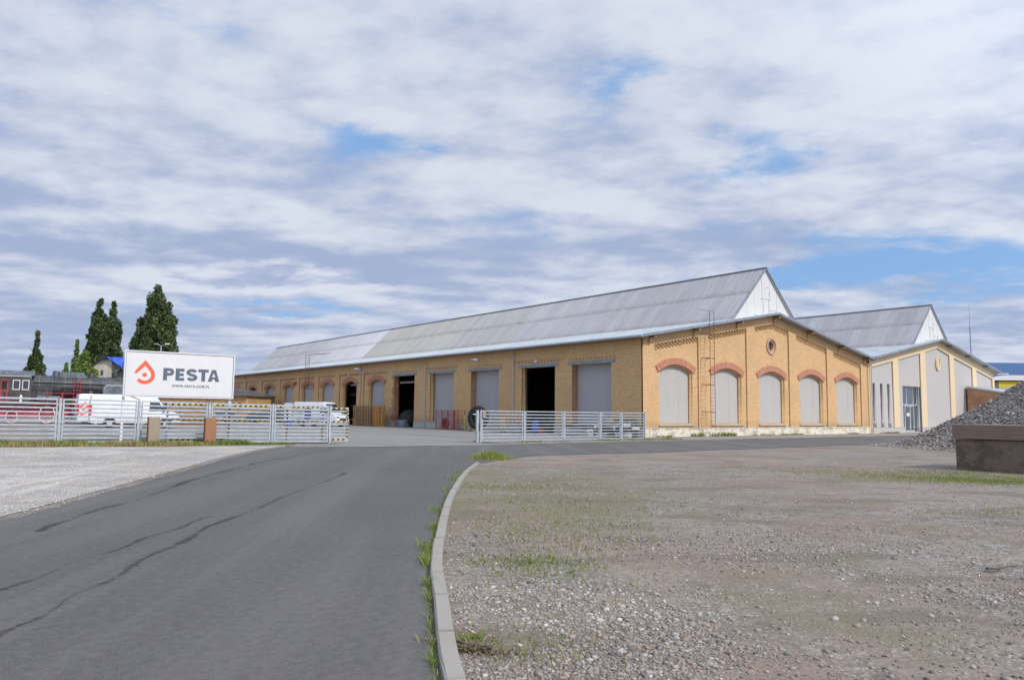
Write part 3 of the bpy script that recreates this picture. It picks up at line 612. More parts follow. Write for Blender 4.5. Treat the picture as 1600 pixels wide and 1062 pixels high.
# ------------------------------------------------------------------ the halls
XZ = lambda y0: (lambda u, v, w: (u, y0 + w, v))
YZ = lambda x0: (lambda u, v, w: (x0 + w, u, v))
def arch_pts(xc, w, z0, zs, za, n=12):
    r = za-zs; R = (w*w/4 + r*r)/(2*r); cz = za-R; a = math.asin((w/2)/R)
    return [(xc-w/2, z0)] + [(xc + R*math.sin(-a+2*a*i/n), cz + R*math.cos(-a+2*a*i/n)) for i in range(n+1)] + [(xc+w/2, z0)]
def arch_band(xc, w, zs, za, b, t, fn, foot=.0, n=14):
    r = za-zs; R = (w*w/4 + r*r)/(2*r); cz = za-R; a = math.asin((w/2)/R) + foot; bm = bmesh.new(); rows = []
    uvl = bm.loops.layers.uv.new('UVMap'); uvs = {}
    for i in range(n+1):
        th = -a+2*a*i/n; q = []
        for (rr, ww) in ((R, 0), (R+b, 0), (R+b, t), (R, t)):
            v = bm.verts.new(fn(xc+rr*math.sin(th), cz+rr*math.cos(th), ww)); uvs[v] = (rr-R, th*(R+b/2)); q.append(v)
        rows.append(q)
    for i in range(n):
        for j in range(4): k = (j+1) % 4; bm.faces.new((rows[i][j], rows[i][k], rows[i+1][k], rows[i+1][j]))
    bm.faces.new(rows[0]); bm.faces.new(rows[-1][::-1])
    for f in bm.faces:
        for l in f.loops: l[uvl].uv = uvs[l.vert]
    return bm
RS = .181
def lower_roof(h, x0, x1, y0, y1, xc, zt, ztrim):
    """two shallow pitches of zinc sheet with seams, plus fascia boards"""
    for s, xe in ((-1, x0), (1, x1)):
        xi = xc + s*4.9; zi = zt - RS*4.9; ze = zt - RS*abs(xe-xc)
        bm = prism([(xe, ze-.10), (xe, ze), (xi, zi), (xi, zi-.10)], y0, y1, lambda u, v, w: (u, w, v)); o = obj('roof', bm, 'zinc', h)
        bm = bmesh.new(); y = y0 + .5
        while y < min(y1, y0+75):
            bar(bm, (xe+.0*s, y, ze+.018), (xi, y, zi+.018), .03, .04); y += .62
        obj('standing_seams', bm, 'zinc', o, 'stuff')
    # front apex piece under the lantern's gable and verge trims
    bm = prism([(xc-4.9, zt-RS*4.9), (xc, zt), (xc+4.9, zt-RS*4.9), (xc+4.9, zt-RS*4.9-.10), (xc, zt-.10), (xc-4.9, zt-RS*4.9-.10)], y0, .9, lambda u, v, w: (u, w, v)); obj('roof', bm, 'zinc', h)
    for s, xe in ((-1, x0), (1, x1)):
        ze = zt - RS*abs(xe-xc)
        bm = prism([(xc, zt+.03), (xe, ze+.03), (xe, ze-.17), (xc, zt-.17)], y0-.03, y0+.0, lambda u, v, w: (u, w, v)); obj('verge_trim', bm, 'trim', h)
def lantern(h, xc, zt, hw, z0, L_, cols, tone, rows=2):
    """steep upper roof of separate weathered sheets, ridge cap, white boarded gable"""
    rise = hw*.98; za = z0 + rise; xl = xc - hw - .15; sl = math.hypot(hw+.15, rise+.15); ang = math.atan2(rise, hw)
    pitch = L_/cols
    # the sheet mesh: local x up the slope, y along the building, z normal
    ln = sl/rows + .12; bm = bmesh.new(); n = 12
    prof = [(pitch*1.02*i/n, .018*(1 if (i % 3) == 1 else 0)) for i in range(n+1)]
    for (a, b), (c, d) in zip(prof[:-1], prof[1:]):
        bm.faces.new([bm.verts.new(p) for p in ((0, a, b), (0, c, d), (ln, c, d), (ln, a, b))])
    vs = bm.verts; bmesh.ops.remove_doubles(bm, verts=vs, dist=1e-4)
    bm2 = bmesh.new(); me = bpy.data.meshes.new('roof_sheet'); bm.to_mesh(me); bm.free(); me.materials.append(M['sheet'])
    for i in range(cols):
        for r in range(rows):
            o = bpy.data.objects.new('roof_sheet', me); link(o, h)
            s0 = r*(sl/rows); o.location = (xl + math.cos(ang)*s0, .45 + i*pitch, z0 - .15*math.sin(ang) + math.sin(ang)*s0 + .05 + .012*(1-r))
            o.rotation_euler = (0, -ang + .003, 0); c = tone(.45 + i*pitch, r); o.color = (*c, 1)
    # deck under the sheets and the plain far pitch
    bm = prism([(xl, z0-.15), (xc, za), (xc+hw+.15, z0-.15), (xc+hw, z0-.25), (xc, za-.22), (xl+.15, z0-.25)], .48, .45+L_, lambda u, v, w: (u, w, v)); obj('roof_deck', bm, 'sheet', h).color = (.30, .30, .31, 1)
    bm = bmesh.new(); bar(bm, (xc, .3, za+.08), (xc, .5+L_, za+.08), .30, .06); obj('ridge_cap', bm, 'trim', h)
    for s in (-1, 1):
        bm = bmesh.new(); bar(bm, (xc, .42, za+.05), (xc+s*(hw+.2), .42, z0-.11), .08, .10); obj('verge_trim', bm, 'trim', h)
    # boarded gable: boards cut to the triangle, with joints
    k = 9; bw = 2*hw/k
    for i in range(k):
        a, b = xc-hw+i*bw+.012, xc-hw+(i+1)*bw-.012
        top = lambda x: za - .10 - abs(x-xc)*rise/hw
        pts = [(a, z0-.3), (b, z0-.3)]
        if a < xc < b: pts += [(b, top(b)), (xc, top(xc)), (a, top(a))]
        else: pts += [(b, max(z0-.29, top(b))), (a, max(z0-.28, top(a)))]
        obj('gable_board', prism(pts, .55 + .006*(i % 2), .60, lambda u, v, w: (u, w, v)), 'whiteboard', h)
    obj('gable_backing', prism([(xc-hw+.1, z0-.3), (xc+hw-.1, z0-.3), (xc, za-.25)], .61, .66, lambda u, v, w: (u, w, v)), 'concrete', h)
    # traces of an old hatch on the gable
    for (x, z, w_, h_) in ((.0, 1.95, 1.5, .05), (.45, 1.2, .05, 1.5), (.1, .35, 1.8, .05), (.9, 1.0, .7, .05), (-1.5, .45, .5, .05), (1.55, .7, .05, .9), (-.35, 1.2, .05, 1.0), (.3, 3.0, .3, .05), (.6, 2.4, .05, .5), (-2.4, .15, .9, .05)):
        obj('board_batten', B(xc+x-w_/2, xc+x+w_/2, .53, .549, z0+z+.3-h_/2, z0+z+.3+h_/2), 'board', h)

def tone_a(y, r):
    v = random.uniform(-.03, .03)
    if y > 66.5: c = .42 + .22*max(0, 1-(y-66.5)/28)
    elif y > 44: return tuple(q+v for q in (.46, .445, .40))
    elif y > 30: return tuple(q+v for q in (.43, .425, .41))
    else: c = .40 + .05*max(0, (y-8)/22)
    return (c+v, c+v, c*1.03+v)
HA = thing('brick_hall', 'long yellow brick hall with boarded arched windows and grey roof', 'hall')
# --- gable wall, layer by layer
XC = 16.6; W = 33.2; ZT = 10.48
bays = [XC + 6.37*k for k in (-2, -1, 0, 1, 2)]
zr = lambda x: ZT - RS*abs(x-XC) - .12
holes = []
for k, c in enumerate(bays):
    a, b = c-2.6, c+2.6; off = -1.12
    if k == 2: holes.append([(a, .66), (b, .66), (b, zr(b)+off+.35), (c, zr(c)-.80), (a, zr(a)+off+.35)])
    else: holes.append([(a, .66), (b, .66), (b, zr(b)+off+.34), (a, zr(a)+off+.34)])
outl = [(0, .62), (W, .62), (W, zr(W)), (XC, zr(XC)), (0, zr(0))]
obj('wall', plate(outl, holes, .12, XZ(0)), 'brick_front', HA)
wh = [arch_pts(c, 3.92, .86, 4.86, 5.42) for c in bays]
circ = lambda x, z, r, n=24: [(x + r*math.cos(2*math.pi*i/n), z + r*math.sin(2*math.pi*i/n)) for i in range(n)]
wh.append(circ(16.63, 7.64, .56))
obj('wall', plate([(.02, .62), (W-.02, .62), (W-.02, zr(W)-.02), (XC, zr(XC)-.02), (.02, zr(0)-.02)], wh, .38, XZ(.121)), 'brick_front', HA)
for k, c in enumerate(bays):
    # second step of the reveal
    obj('window_reveal', plate(arch_pts(c, 3.915, .862, 4.86, 5.417), [arch_pts(c, 3.62, 1.0, 4.84, 5.30)], .2, XZ(.27)), 'brick_front', HA)
    obj('arch', arch_band(c, 3.95, 4.86, 5.43, .50, .10, XZ(.055), foot=.035), 'arch', HA)
    obj('window_sill', B(c-2.02, c+2.05, .03, .30, .80, .90), 'concrete', HA)
    bl = obj('window_blind', B(c-1.85, c+1.85, .462, .48, .9, 5.35), 'shutter', HA)
    for j in range(3):
        a, b = c-1.84+j*1.232, c-1.84+j*1.232+1.222; o = obj('board', B(a, b, .44+.004*(j % 2), .4605, 1.0, 5.33), 'board', bl)
    # brick dentils stepping along the top of the recessed field
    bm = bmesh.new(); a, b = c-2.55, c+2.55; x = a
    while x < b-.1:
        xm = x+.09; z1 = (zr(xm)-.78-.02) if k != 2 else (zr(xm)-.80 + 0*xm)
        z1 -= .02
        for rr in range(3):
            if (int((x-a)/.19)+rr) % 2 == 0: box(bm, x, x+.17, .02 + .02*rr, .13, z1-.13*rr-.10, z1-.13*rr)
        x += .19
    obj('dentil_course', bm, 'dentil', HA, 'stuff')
# round window
obj('round_window_ring', plate(circ(16.63, 7.64, .76), [circ(16.63, 7.64, .56)], .10, XZ(.04)), 'arch', HA)
obj('round_window_reveal', plate(circ(16.63, 7.64, .555), [circ(16.63, 7.64, .44)], .18, XZ(.14)), 'brick_front', HA)
rw = obj('round_window', plate(circ(16.63, 7.64, .44), [circ(16.63, 7.64, .37)], .05, XZ(.30)), 'trim', HA)
obj('pane', prism(circ(16.63, 7.64, .38), .33, .34, XZ(0)), 'glass', rw)
for a, b in (((16.27, 7.64), (16.99, 7.64)), ((16.63, 7.28), (16.63, 8.0))):
    bm = bmesh.new(); bar(bm, (a[0], .315, a[1]), (b[0], .315, b[1]), .03, .03); obj('glazing_bar', bm, 'trim', rw)
# plinth in sections
x = 0
for w_ in (6.4, 6.45, 6.35, 6.4, 7.6):
    pl = obj('plinth', B(x+.01 if x else -.06, x+w_-.02, -.06, .5, -.3, .60), 'plinth', HA); obj('plinth_cap', B(x if x else -.08, x+w_, -.09, .12, .60, .66), 'plinth', HA)
    x += w_
# purlin ends with corbels
for x in (.72, 5.9, 11.5, 16.9, 22.3, 27.75, 32.6):
    z = zr(x)-.0; bm = B(x-.13, x+.13, -.62, .1, z-.26, z-.02); obj('purlin_end', bm, 'wood', HA)
    obj('corbel', B(x-.10, x+.10, -.16, .06, z-.62, z-.28), 'brick_front', HA)
# --- long side wall
HL = 117.0
sq = [5.35, 11.75, 19.4, 26.7, 34.1]; ar = [40.55, 47.4, 53.9, 60.1, 66.9, 74.2, 81.5, 88.7, 95.9, 103.1, 110.3]
holes = [[(c-2.18, -.2), (c+2.18, -.2), (c+2.18, 5.55), (c-2.18, 5.55)] for c in sq]
holes = []
for i, c in enumerate(sq):
    z0 = .02 if i in (1, 4) else .62
    holes.append([(c-2.18, z0), (c+2.18, z0), (c+2.18, 5.53), (c-2.18, 5.53)])
for i, c in enumerate(ar): holes.append(arch_pts(c, 3.7, .02 if i == 1 else .9, 4.75, 5.28))
obj('wall', plate([(.501, 0), (HL, 0), (HL, 7.34), (.501, 7.34)], holes, .62, YZ(.12)), 'brick_side', HA)
obj('wall', B(0, .12, .0+.001, .5, .62, 7.34), 'brick_side', HA)
fr = []                                                              # raised frame: piers between the bays and frieze above
bounds = [1.1, 8.55, 15.6, 23.05, 30.4, 37.4, 44.2, 50.7, 57.0, 63.4, 70.4, 77.8, 84.9, 92.3, 99.5, 106.7, 114.3]
for i, (a, b) in enumerate(zip(bounds[:-1], bounds[1:])):
    if i < 5: continue
    fr.append([(a+.6, .66), (b-.6, .66), (b-.6, 6.12), (a+.6, 6.12)])
    bm = bmesh.new(); y = a+.62
    while y < b-.7: box(bm, .03, .125, y, y+.16, 5.98, 6.10); y += .26
    obj('dentil_course', bm, 'brick_repair' if i % 3 == 0 else 'arch', HA, 'stuff')
    obj('frieze_band', B(.05, .118, a+.62, b-.62, 6.08, 6.115), 'arch', HA)
for i, (a, b) in enumerate(((8.8, 14.85), (23.8, 29.5))):
    bm = bmesh.new(); y = a
    while y < b: box(bm, -.03, .0, y, y+.10, 5.98, 6.18); y += .2
    obj('dentil_course', bm, 'arch', HA, 'stuff')
obj('wall', plate([(.502, .62), (HL-.01, .62), (HL-.01, 7.33), (.502, 7.33)],
    [[(c-2.19, .6205), (c+2.19, .6205), (c+2.19, 5.54), (c-2.19, 5.54)] for c in sq] + fr, .119, YZ(0)), 'brick_side', HA)
# plinth of the long side, broken at the doorways
cuts = [(.5, sq[1]-2.2), (sq[1]+2.2, sq[4]-2.2), (sq[4]+2.2, ar[1]-1.9), (ar[1]+1.9, HL)]
for a, b in cuts:
    obj('plinth', B(-.06, .119, a, b, -.1, .60), 'concrete', HA); obj('plinth_cap', B(-.08, .0, a, b, .60, .65), 'concrete', HA)
for i, c in enumerate(sq):
    lt = obj('lintel', B(-.045, .10, c-2.62, c+2.62, 5.545, 5.79), 'trim', HA)
    bm = bmesh.new(); y = c-2.6
    while y < c+2.6: box(bm, -.03, -.0, y, y+.09, 5.93, 6.0); y += .42
    obj('beam_heads', bm, 'stripe', lt, 'stuff')
    if i in (0, 2, 3):
        o = obj('shutter', B(.60, .66, c-2.16, c+2.16, .62, 5.53), 'shutter', HA)
        for j in range(1, 4): obj('shutter_joint', B(.594, .599, c-2.16+j*1.08-.006, c-2.16+j*1.08+.006, .63, 5.5), 'shutter', o)
        obj('sill', B(-.02, .6, c-2.17, c+2.17, .6, .66), 'concrete', HA)
    # ragged red repair brickwork in the far reveal
    if i in (0, 2, 4):
        bm = bmesh.new(); z = .66
        while z < 5.45:
            a = random.uniform(.0, .22); box(bm, a*.4+.005, .58, c+2.172, c+2.181, z, z+.075*3); 
            z += .075*3
        obj('repair_brickwork', bm, 'brick_repair', HA)
        bm = bmesh.new(); z = .66
        while z < 5.4:
            w_ = random.uniform(.1, .55); box(bm, -.012, -.001, c+2.19, c+2.19+w_, z, z+.225); z += .225
        if i == 4 : obj('repair_brickwork', bm, 'brick_repair', HA)
        else: bm.free()
for i, c in enumerate(ar):
    obj('arch', arch_band(c, 3.74, 4.75, 5.29, .48, .09, YZ(.045), foot=.04), 'arch', HA)
    if i == 1:
        # open doorway: iron frame leaf with glass
        dr = obj('door_frame', B(.62, .70, c-.9, c-.8, .1, 5.2), 'stripe', HA)
        for z in (2.3, 3.6): obj('door_bar', B(.62, .70, c-1.8, c+.9, z, z+.08), 'stripe', dr)
        obj('pane', B(.655, .665, c-1.8, c-.9, 2.38, 5.0), 'glassdoor', dr)
        continue
    obj('window_sill', B(-.02, .3, c-1.95, c+1.95, .82, .91), 'concrete', HA)
    if i == 6:
        wd = obj('window', plate(arch_pts(c, 3.68, .92, 4.75, 5.26), [arch_pts(c, 3.5, 1.0, 4.7, 5.18)], .06, YZ(.55)), 'stripe', HA)
        obj('pane', B(.60, .61, c-1.8, c+1.8, .95, 5.1), 'glass', wd)
        for j in range(1, 5): obj('glazing_bar', B(.56, .598, c-1.75, c+1.75, .9+.8*j, .94+.8*j), 'stripe', wd)
    else:
        obj('window_blind', prism(arch_pts(c, 3.68, .92, 4.75, 5.26), .58, .62, lambda u, v, w: (w, u, v)), 'shutter', HA)
# back, end and party walls, floor, dim interior
obj('wall', B(W-.3, W-.02, .5, HL, -.1, 7.2), 'brick_side', HA)
obj('wall', prism([(0.13, -.1), (W-.02, -.1), (W-.02, zr(W)), (XC, zr(XC)), (.13, zr(0))], HL-.4, HL, lambda u, v, w: (u, w, v)), 'brick_front', HA)
obj('floor', B(.13, W-.3, .5, HL-.4, -.2, .03), 'floor', HA)
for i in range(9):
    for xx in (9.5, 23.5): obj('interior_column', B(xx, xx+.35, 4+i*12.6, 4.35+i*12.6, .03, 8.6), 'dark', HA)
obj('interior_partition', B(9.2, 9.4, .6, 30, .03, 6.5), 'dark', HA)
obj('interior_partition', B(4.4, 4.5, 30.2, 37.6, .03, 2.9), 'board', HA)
obj('interior_partition', B(3.4, 3.5, 45, 46.6, .03, 3.8), 'shutter', HA)
lower_roof(HA, -.75, W+.55, -.72, HL+.4, XC, ZT, 0)
lantern(HA, XC, ZT, 5.05, ZT-RS*5.05-.02, HL-2, 100, tone_a)
# eaves gutter and downpipes
bm = bmesh.new(); zg = ZT-RS*(XC+.75)-.08; tube(bm, (-.80, -.7, zg-.02), (-.80, HL, zg-.02), .10, n=8); obj('gutter', bm, 'steel', HA)
obj('soffit_board', B(-.66, -.02, -.6, HL, zg-.12, zg-.09), 'wood', HA)
for y in (14.95, 29.6, 44.2, 84.3):
    bm = bmesh.new(); tube(bm, (-.78, y-.35, zg-.1), (-.12, y, zg-.55), .055); tube(bm, (-.12, y, zg-.5), (-.12, y, .1), .055); obj('downpipe', bm, 'steel', HA)
# floodlights on arms
for y, z in ((42.7, 6.55), (18.9, 6.45)):
    fl = obj('floodlight_arm', T((0, y, z-.45), (-.9, y+.35, z), .04), 'steel', HA); obj('floodlight', B(-1.5, -.85, y+.2, y+.6, z-.06, z+.08), 'steel', fl)
for y in (11.9, 47.4): obj('door_lamp', B(-.16, 0, y-.12, y+.12, 5.92, 6.12) if y < 20 else B(-.12, 0.04, y-.12, y+.12, 5.85, 6.02), 'white', HA)
obj('meter_box', B(-.1, 0, 63.6, 64.6, 5.2, 5.6), 'rust', HA)
# ladder standing off the gable
ld = thing('wall_ladder', 'thin rusty ladder standing off the gable near its left corner', 'ladder', (0, 0, 0))
for x in (6.82, 7.38): obj('rail', T((x, -.80, .72), (x, -.80, 9.75), .022, n=6), 'rust', ld)
for i in range(30):
    if i < 26: obj('rung', T((6.82, -.80, .9+.3*i), (7.38, -.80, .9+.3*i), .012, n=5), 'rust', ld)
for z in (1.9, 4.0, 6.05, 7.95):
    for x in (6.82, 7.38): obj('bracket', T((x, -.80, z), (x, .02, z), .025, n=6), 'rust', ld)
for x in (6.82, 7.38): obj('hoop', T((x, -.80, 9.75), (x-.1, .3, 9.95), .022, n=6), 'steel', ld)
# roof ladder on the long side
rl = thing('roof_ladder', 'slender steel roof ladder over the eaves of the long side', 'ladder', (0, 0, 0))
for y in (57.2, 58.4): obj('rail', T((-1.0, y, 4.4), (-1.0, y, 9.0), .03, n=6), 'rust', rl)
for i in range(14): obj('rung', T((-1.0, 57.2, 4.6+.3*i), (-1.0, 58.4, 4.6+.3*i), .018, n=5), 'rust', rl)
for y in (57.2, 58.4): obj('hoop', T((-1.0, y, 9.0), (1.6, y-.8, 9.3), .03, n=6), 'rust', rl)
for z in (4.5, 5.9): obj('bracket', T((-1.0, 57.8, z), (.05, 57.8, z), .03, n=6), 'rust', rl)

# --- second hall, plastered
HB = thing('plastered_hall', 'second hall in pale grey and cream plaster with glass door', 'hall', (0, 0, 0))
XB = 49.75; b0, b1 = 33.75, 66.2; ZB = 10.55
zb = lambda x: ZB - RS*abs(x-XB) - .12
fields = [(34.05, 38.75), (39.95, 45.25), (46.5, 52.9), (54.1, 59.4), (60.6, 65.6)]
hol = []
for a, b in fields:
    if a < XB < b: hol.append([(a, .60), (b, .60), (b, zb(b)-.95), (XB, zb(XB)-.85), (a, zb(a)-.95)])
    else: hol.append([(a, .60), (b, .60), (b, zb(b)-.93), (a, zb(a)-.93)])
def bwall(extra):
    return [(b0, .55), (b1, .55), (b1, zb(b1)), (XB, zb(XB)), (b0, zb(b0))]
wins = [(34.42, 35.02), (36.02, 36.62), (37.56, 38.16)]
# front layer is split round the door bay, whose hole runs to the ground
hol2 = [h if i != 1 else h for i, h in enumerate(hol)]
obj('pilaster_frame', plate([(b0, .605), (b1, .605), (b1, zb(b1)), (XB, zb(XB)), (b0, zb(b0))], [[(u, max(v, .61)) for u, v in h] for h in hol], .14, XZ(-.02)), 'cream', HB)
fh = [[(a, 1.12), (b, 1.12), (b, 5.05), (a, 5.05)] for a, b in wins] + [[(41.0, .08), (44.9, .08), (44.9, 4.97), (41.0, 4.97)]]
obj('wall', plate([(b0+.02, .0), (b1-.02, .0), (b1-.02, zb(b1)-.02), (XB, zb(XB)-.02), (b0+.02, zb(b0)-.02)], fh, .35, XZ(.121)), 'lilac', HB)
# thin moulding along the top edge of the fields
for i, (a, b) in enumerate(fields):
    bm = bmesh.new()
    if a < XB < b: bar(bm, (a, .06, zb(a)-1.0), (XB, .06, zb(XB)-.90), .1, .05); bar(bm, (XB, .061, zb(XB)-.90), (b, .061, zb(b)-1.0), .1, .05)
    else: bar(bm, (a, .06, zb(a)-.98), (b, .06, zb(b)-.98), .1, .05)
    obj('moulding', bm, 'concrete', HB)
for a, b in ((b0, 40.95), (44.95, b1)):
    obj('plinth', B(a, b, -.08, .12, -.1, .56), 'lilac', HB); obj('plinth_cap', B(a, b, -.10, .0, .56, .602), 'concrete', HB)
for a, b in wins:
    wd = obj('window', plate([(a, 1.12), (b, 1.12), (b, 5.05), (a, 5.05)], [[(a+.06, 1.2), (b-.06, 1.2), (b-.06, 3.0), (a+.06, 3.0)], [(a+.06, 3.08), (b-.06, 3.08), (b-.06, 4.97), (a+.06, 4.97)]], .05, XZ(.36)), 'trim', HB)
    obj('pane', B(a+.05, b-.05, .385, .395, 1.2, 5.0), 'glass', wd)
    obj('window_sill', B(a-.06, b+.06, .02, .2, 1.0, 1.11), 'concrete', HB)
    obj('window_sill', B(a-.02, b+.10, -.10, .12, .78, .9), 'shutter', HB)
df = obj('door_frame', plate([(41.0, .08), (44.9, .08), (44.9, 4.97), (41.0, 4.97)],
    [[(41.12, 3.05), (42.3, 3.05), (42.3, 4.85), (41.12, 4.85)], [(42.4, 3.05), (43.9, 3.05), (43.9, 4.85), (42.4, 4.85)], [(44.0, 3.05), (44.8, 3.05), (44.8, 4.85), (44.0, 4.85)],
     [(41.12, .15), (41.8, .15), (41.8, 2.9), (41.12, 2.9)], [(41.95, .3), (43.0, .3), (43.0, 2.8), (41.95, 2.8)], [(43.2, .3), (43.9, .3), (43.9, 2.8), (43.2, 2.8)], [(44.05, .15), (44.8, .15), (44.8, 2.9), (44.05, 2.9)]], .07, XZ(.34)), 'steel', HB)
obj('pane', B(41.05, 44.85, .375, .385, .12, 4.92), 'glassdoor', df)
obj('door_notice', B(42.2, 42.9, .325, .335, 1.75, 2.1), 'signwhite', df)
obj('entrance_lining', B(44.905, 44.95, -.04, .12, .1, 4.97), 'trim', HB)
# medallion with a raised profile relief
md = obj('medallion', prism([(49.85+.62*math.cos(t), 7.78+.80*math.sin(t)) for t in [2*math.pi*i/28 for i in range(28)]], .03, .122, XZ(0)), 'cream', HB)
ell = lambda a, b, n=28: [(49.85+a*math.cos(2*math.pi*i/n), 7.78+b*math.sin(2*math.pi*i/n)) for i in range(n)]
obj('medallion_rim', plate(ell(.62, .80), [ell(.50, .66)], .06, XZ(-.031)), 'cream', md)
obj('relief', prism([(49.62, 7.32), (49.95, 7.28), (50.02, 7.55), (50.12, 7.72), (50.06, 8.05), (49.9, 8.22), (49.68, 8.2), (49.58, 8.0), (49.63, 7.82), (49.54, 7.72), (49.62, 7.6)], -.01, .029, XZ(0)), 'cream', md)
for s in (-1, 1): obj('relief', prism([(49.85+s*.26, 7.5), (49.85+s*.36, 7.6), (49.85+s*.38, 7.95), (49.85+s*.28, 8.15), (49.85+s*.31, 7.85)], -.01, .029, XZ(0)), 'concrete', md)
for x in (36.6, 42.0, 47.3, 52.4, 57.5, 62.8): obj('purlin_end', B(x-.1, x+.1, -.55, -.02, zb(x)-.16, zb(x)), 'trim', HB)
obj('wall', B(b1-.3, b1-.02, .47, 60, -.1, 7.3), 'lilac', HB)
obj('wall', B(33.45, 33.75, .47, 60, -.1, 7.2), 'lilac', HB)
obj('party_pier', B(33.2, 33.745, -.04, .5, -.1, 7.0), 'cream', HB)
obj('interior_floor', B(33.8, 66, .5, 59, -.2, .05), 'floor', HB)
obj('interior_partition', B(34, 66, 5.0, 5.2, .05, 7), 'dark', HB)
lower_roof(HB, 33.9, b1+.75, -.72, 60, XB, ZB, 0)
def tone_b(y, r): c = .38 + random.uniform(-.04, .04) + .02*(r == 0); return (c, c, c*1.04)
lantern(HB, XB, ZB, 4.95, ZB-RS*4.95-.02, 58, 52, tone_b)
for x in (33.28, 33.62): obj('downpipe', T((x, -.22, 6.9), (x, -.22, .1), .065), 'steel' if x > 33.4 else 'cream', HB)
bm = bmesh.new(); bar(bm, (33.45, -.75, 7.30), (33.45, 40, 7.30), .35, .14); obj('valley_gutter', bm, 'trim', HB)
ms = thing('lightning_mast', 'slender dark mast rising behind the plastered hall', 'mast', (73, 5, 0))
obj('pole', T((0, 0, 0), (0, 0, 14.3), .11, .07, n=8), 'trim', ms); obj('rod', T((0, 0, 14.3), (0, 0, 17.4), .035, .015, n=6), 'trim', ms)
# --- annex of coarse brick in front of the plastered hall
AX = thing('brick_annex', 'small annex of mottled orange brick under a sloping sheet roof', 'annex', (0, 0, 0))
p0 = onY(1511, 606, -.13); q1_ = onX(1566, 614.5, p0.x); yb_ = q1_.y; zs_ = (q1_.z-p0.z)/(q1_.y-p0.y)
obj('wall', prism([(-.13, -.1), (yb_, -.1), (yb_, q1_.z), (-.13, p0.z)], p0.x, p0.x+.3, YZ(0)), 'brick_annex', AX)
obj('front_wall', B(p0.x+.02, p0.x+9, yb_-.3, yb_-.002, -.1, q1_.z), 'cream', AX)
obj('roof', prism([(-.14, p0.z+.01), (yb_-.9, q1_.z+zs_*-.9+.01), (yb_-.9, q1_.z+zs_*-.9+.22), (-.14, p0.z+.22)], p0.x-.15, p0.x+9.2, YZ(0)), 'zinc', AX)
# far building beyond, blue and yellow bands
FB = thing('industrial_building', 'distant works building with yellow wall band and blue upper storey', 'building', (0, 0, 0))
Z = 170
def bx_cam(x0, x1, ytop, ybot, Zd, dz):                              # box facing the road, given by where its face lies
    pass
q0 = CAM + c2w(Vector(((1549-800)*Z/F, 0, Z))); q1 = CAM + c2w(Vector(((1760-800)*Z/F, 0, Z)))
dirx = Vector((q1.x-q0.x, q1.y-q0.y, 0)).normalized(); a_ = math.atan2(dirx.y, dirx.x); FB.location = (q0.x, q0.y, 0); FB.rotation_euler = (0, 0, a_)
hgt = lambda py, Z: 1.65 + (654.5-py)*Z/F
obj('wall', B(2.0, 40, .3, 30, 0, hgt(598, Z)), 'lilac', FB)
obj('yellow_band', B(1.2, 40, .0, .3, hgt(607, Z), hgt(597.5, Z)), 'bandyellow', FB)
obj('dark_strip', B(1.2, 40, -.1, .3, hgt(597.4, Z), hgt(596, Z)), 'stripe', FB)
obj('roof', prism([(0.4, hgt(596, Z)), (42, hgt(596, Z)), (42, hgt(588, Z)), (3.5, hgt(588, Z))], -.6, 20, XZ(0)), 'signwhite', FB)
obj('base_band', B(1.2, 40, -.02, .28, hgt(612, Z), hgt(607.1, Z)), 'shutter', FB)
obj('roof_vent', B(3.6, 6.2, 4, 6, hgt(586, Z), hgt(583, Z)), 'shutter', FB)
obj('upper_storey', B(8.3, 42, 24, 44, 0, hgt(568.5, Z+24)), 'bluewall', FB)
obj('upper_storey', B(-2.5, 8.29, 24.1, 44, 0, hgt(568.8, Z+24)), 'concrete', FB)
obj('rooftop_units', B(-1.5, 7, 20.1, 22, hgt(600, Z), hgt(582, Z+20)), 'shutter', FB)

# ------------------------------------------------------------------ fences and gate
HF = 1.73
def fence_run(name, label, xs, y, nr, rusty=()):
    t = thing(name, label, 'fence', (0, 0, 0))
    for i, x in enumerate(xs):
        z = gz(x, y); p = obj('post', B(x-.045, x+.045, y-.045, y+.045, z-.2, z+HF+.05), 'steel', t)
        if i in rusty: bm = bmesh.new(); bar(bm, (x, y, z+HF+.07), (x-.34, y-.06, z+HF+.2), .05, .03); obj('bracket', bm, 'rust', p)
    for a, b in zip(xs[:-1], xs[1:]):
        a2, b2 = a+.11, b-.11; za, zb_ = gz(a2, y), gz(b2, y); bm = bmesh.new()
        for x, z in ((a2, za), (b2, zb_)): box(bm, x-.028, x+.028, y-.02, y+.02, z+.12, z+HF-.035)
        for h in (.09, HF): bar(bm, (a2-.028, y, za+h), (b2+.028, y, zb_+h), .036, .064)
        for x, z in ((a2-.05, za), (b2+.05, zb_)):                   # hinge lugs to the posts
            for k in (.3, 1.5): box(bm, x-.04, x+.04, y-.012, y+.012, z+k, z+k+.05)
        bmesh.ops.remove_doubles(bm, verts=bm.verts, dist=1e-4); fr_ = obj('panel_frame', bm, 'steel', t)
        rm = None
        for k in range(1, nr-1):
            h = .09 + (HF-.09)*k/(nr-1); bm = bmesh.new(); bar(bm, (a2+.03, y, za+h), (b2-.03, y, zb_+h), .03, .062); obj('rail', bm, 'steel', fr_)
    return t
LX = [-36.65 + 2.79*i for i in range(-4, 5)]
fence_run('metal_fence', 'long galvanised rail fence left of the gateway, behind the sign posts', LX, -3.0, 11, rusty=(5, 6))
fence_run('metal_fence', 'galvanised rail fence from the gateway to the hall corner', [-16.6, -13.52, -10.45, -7.35, -5.45, -3.2], -3.0, 10)
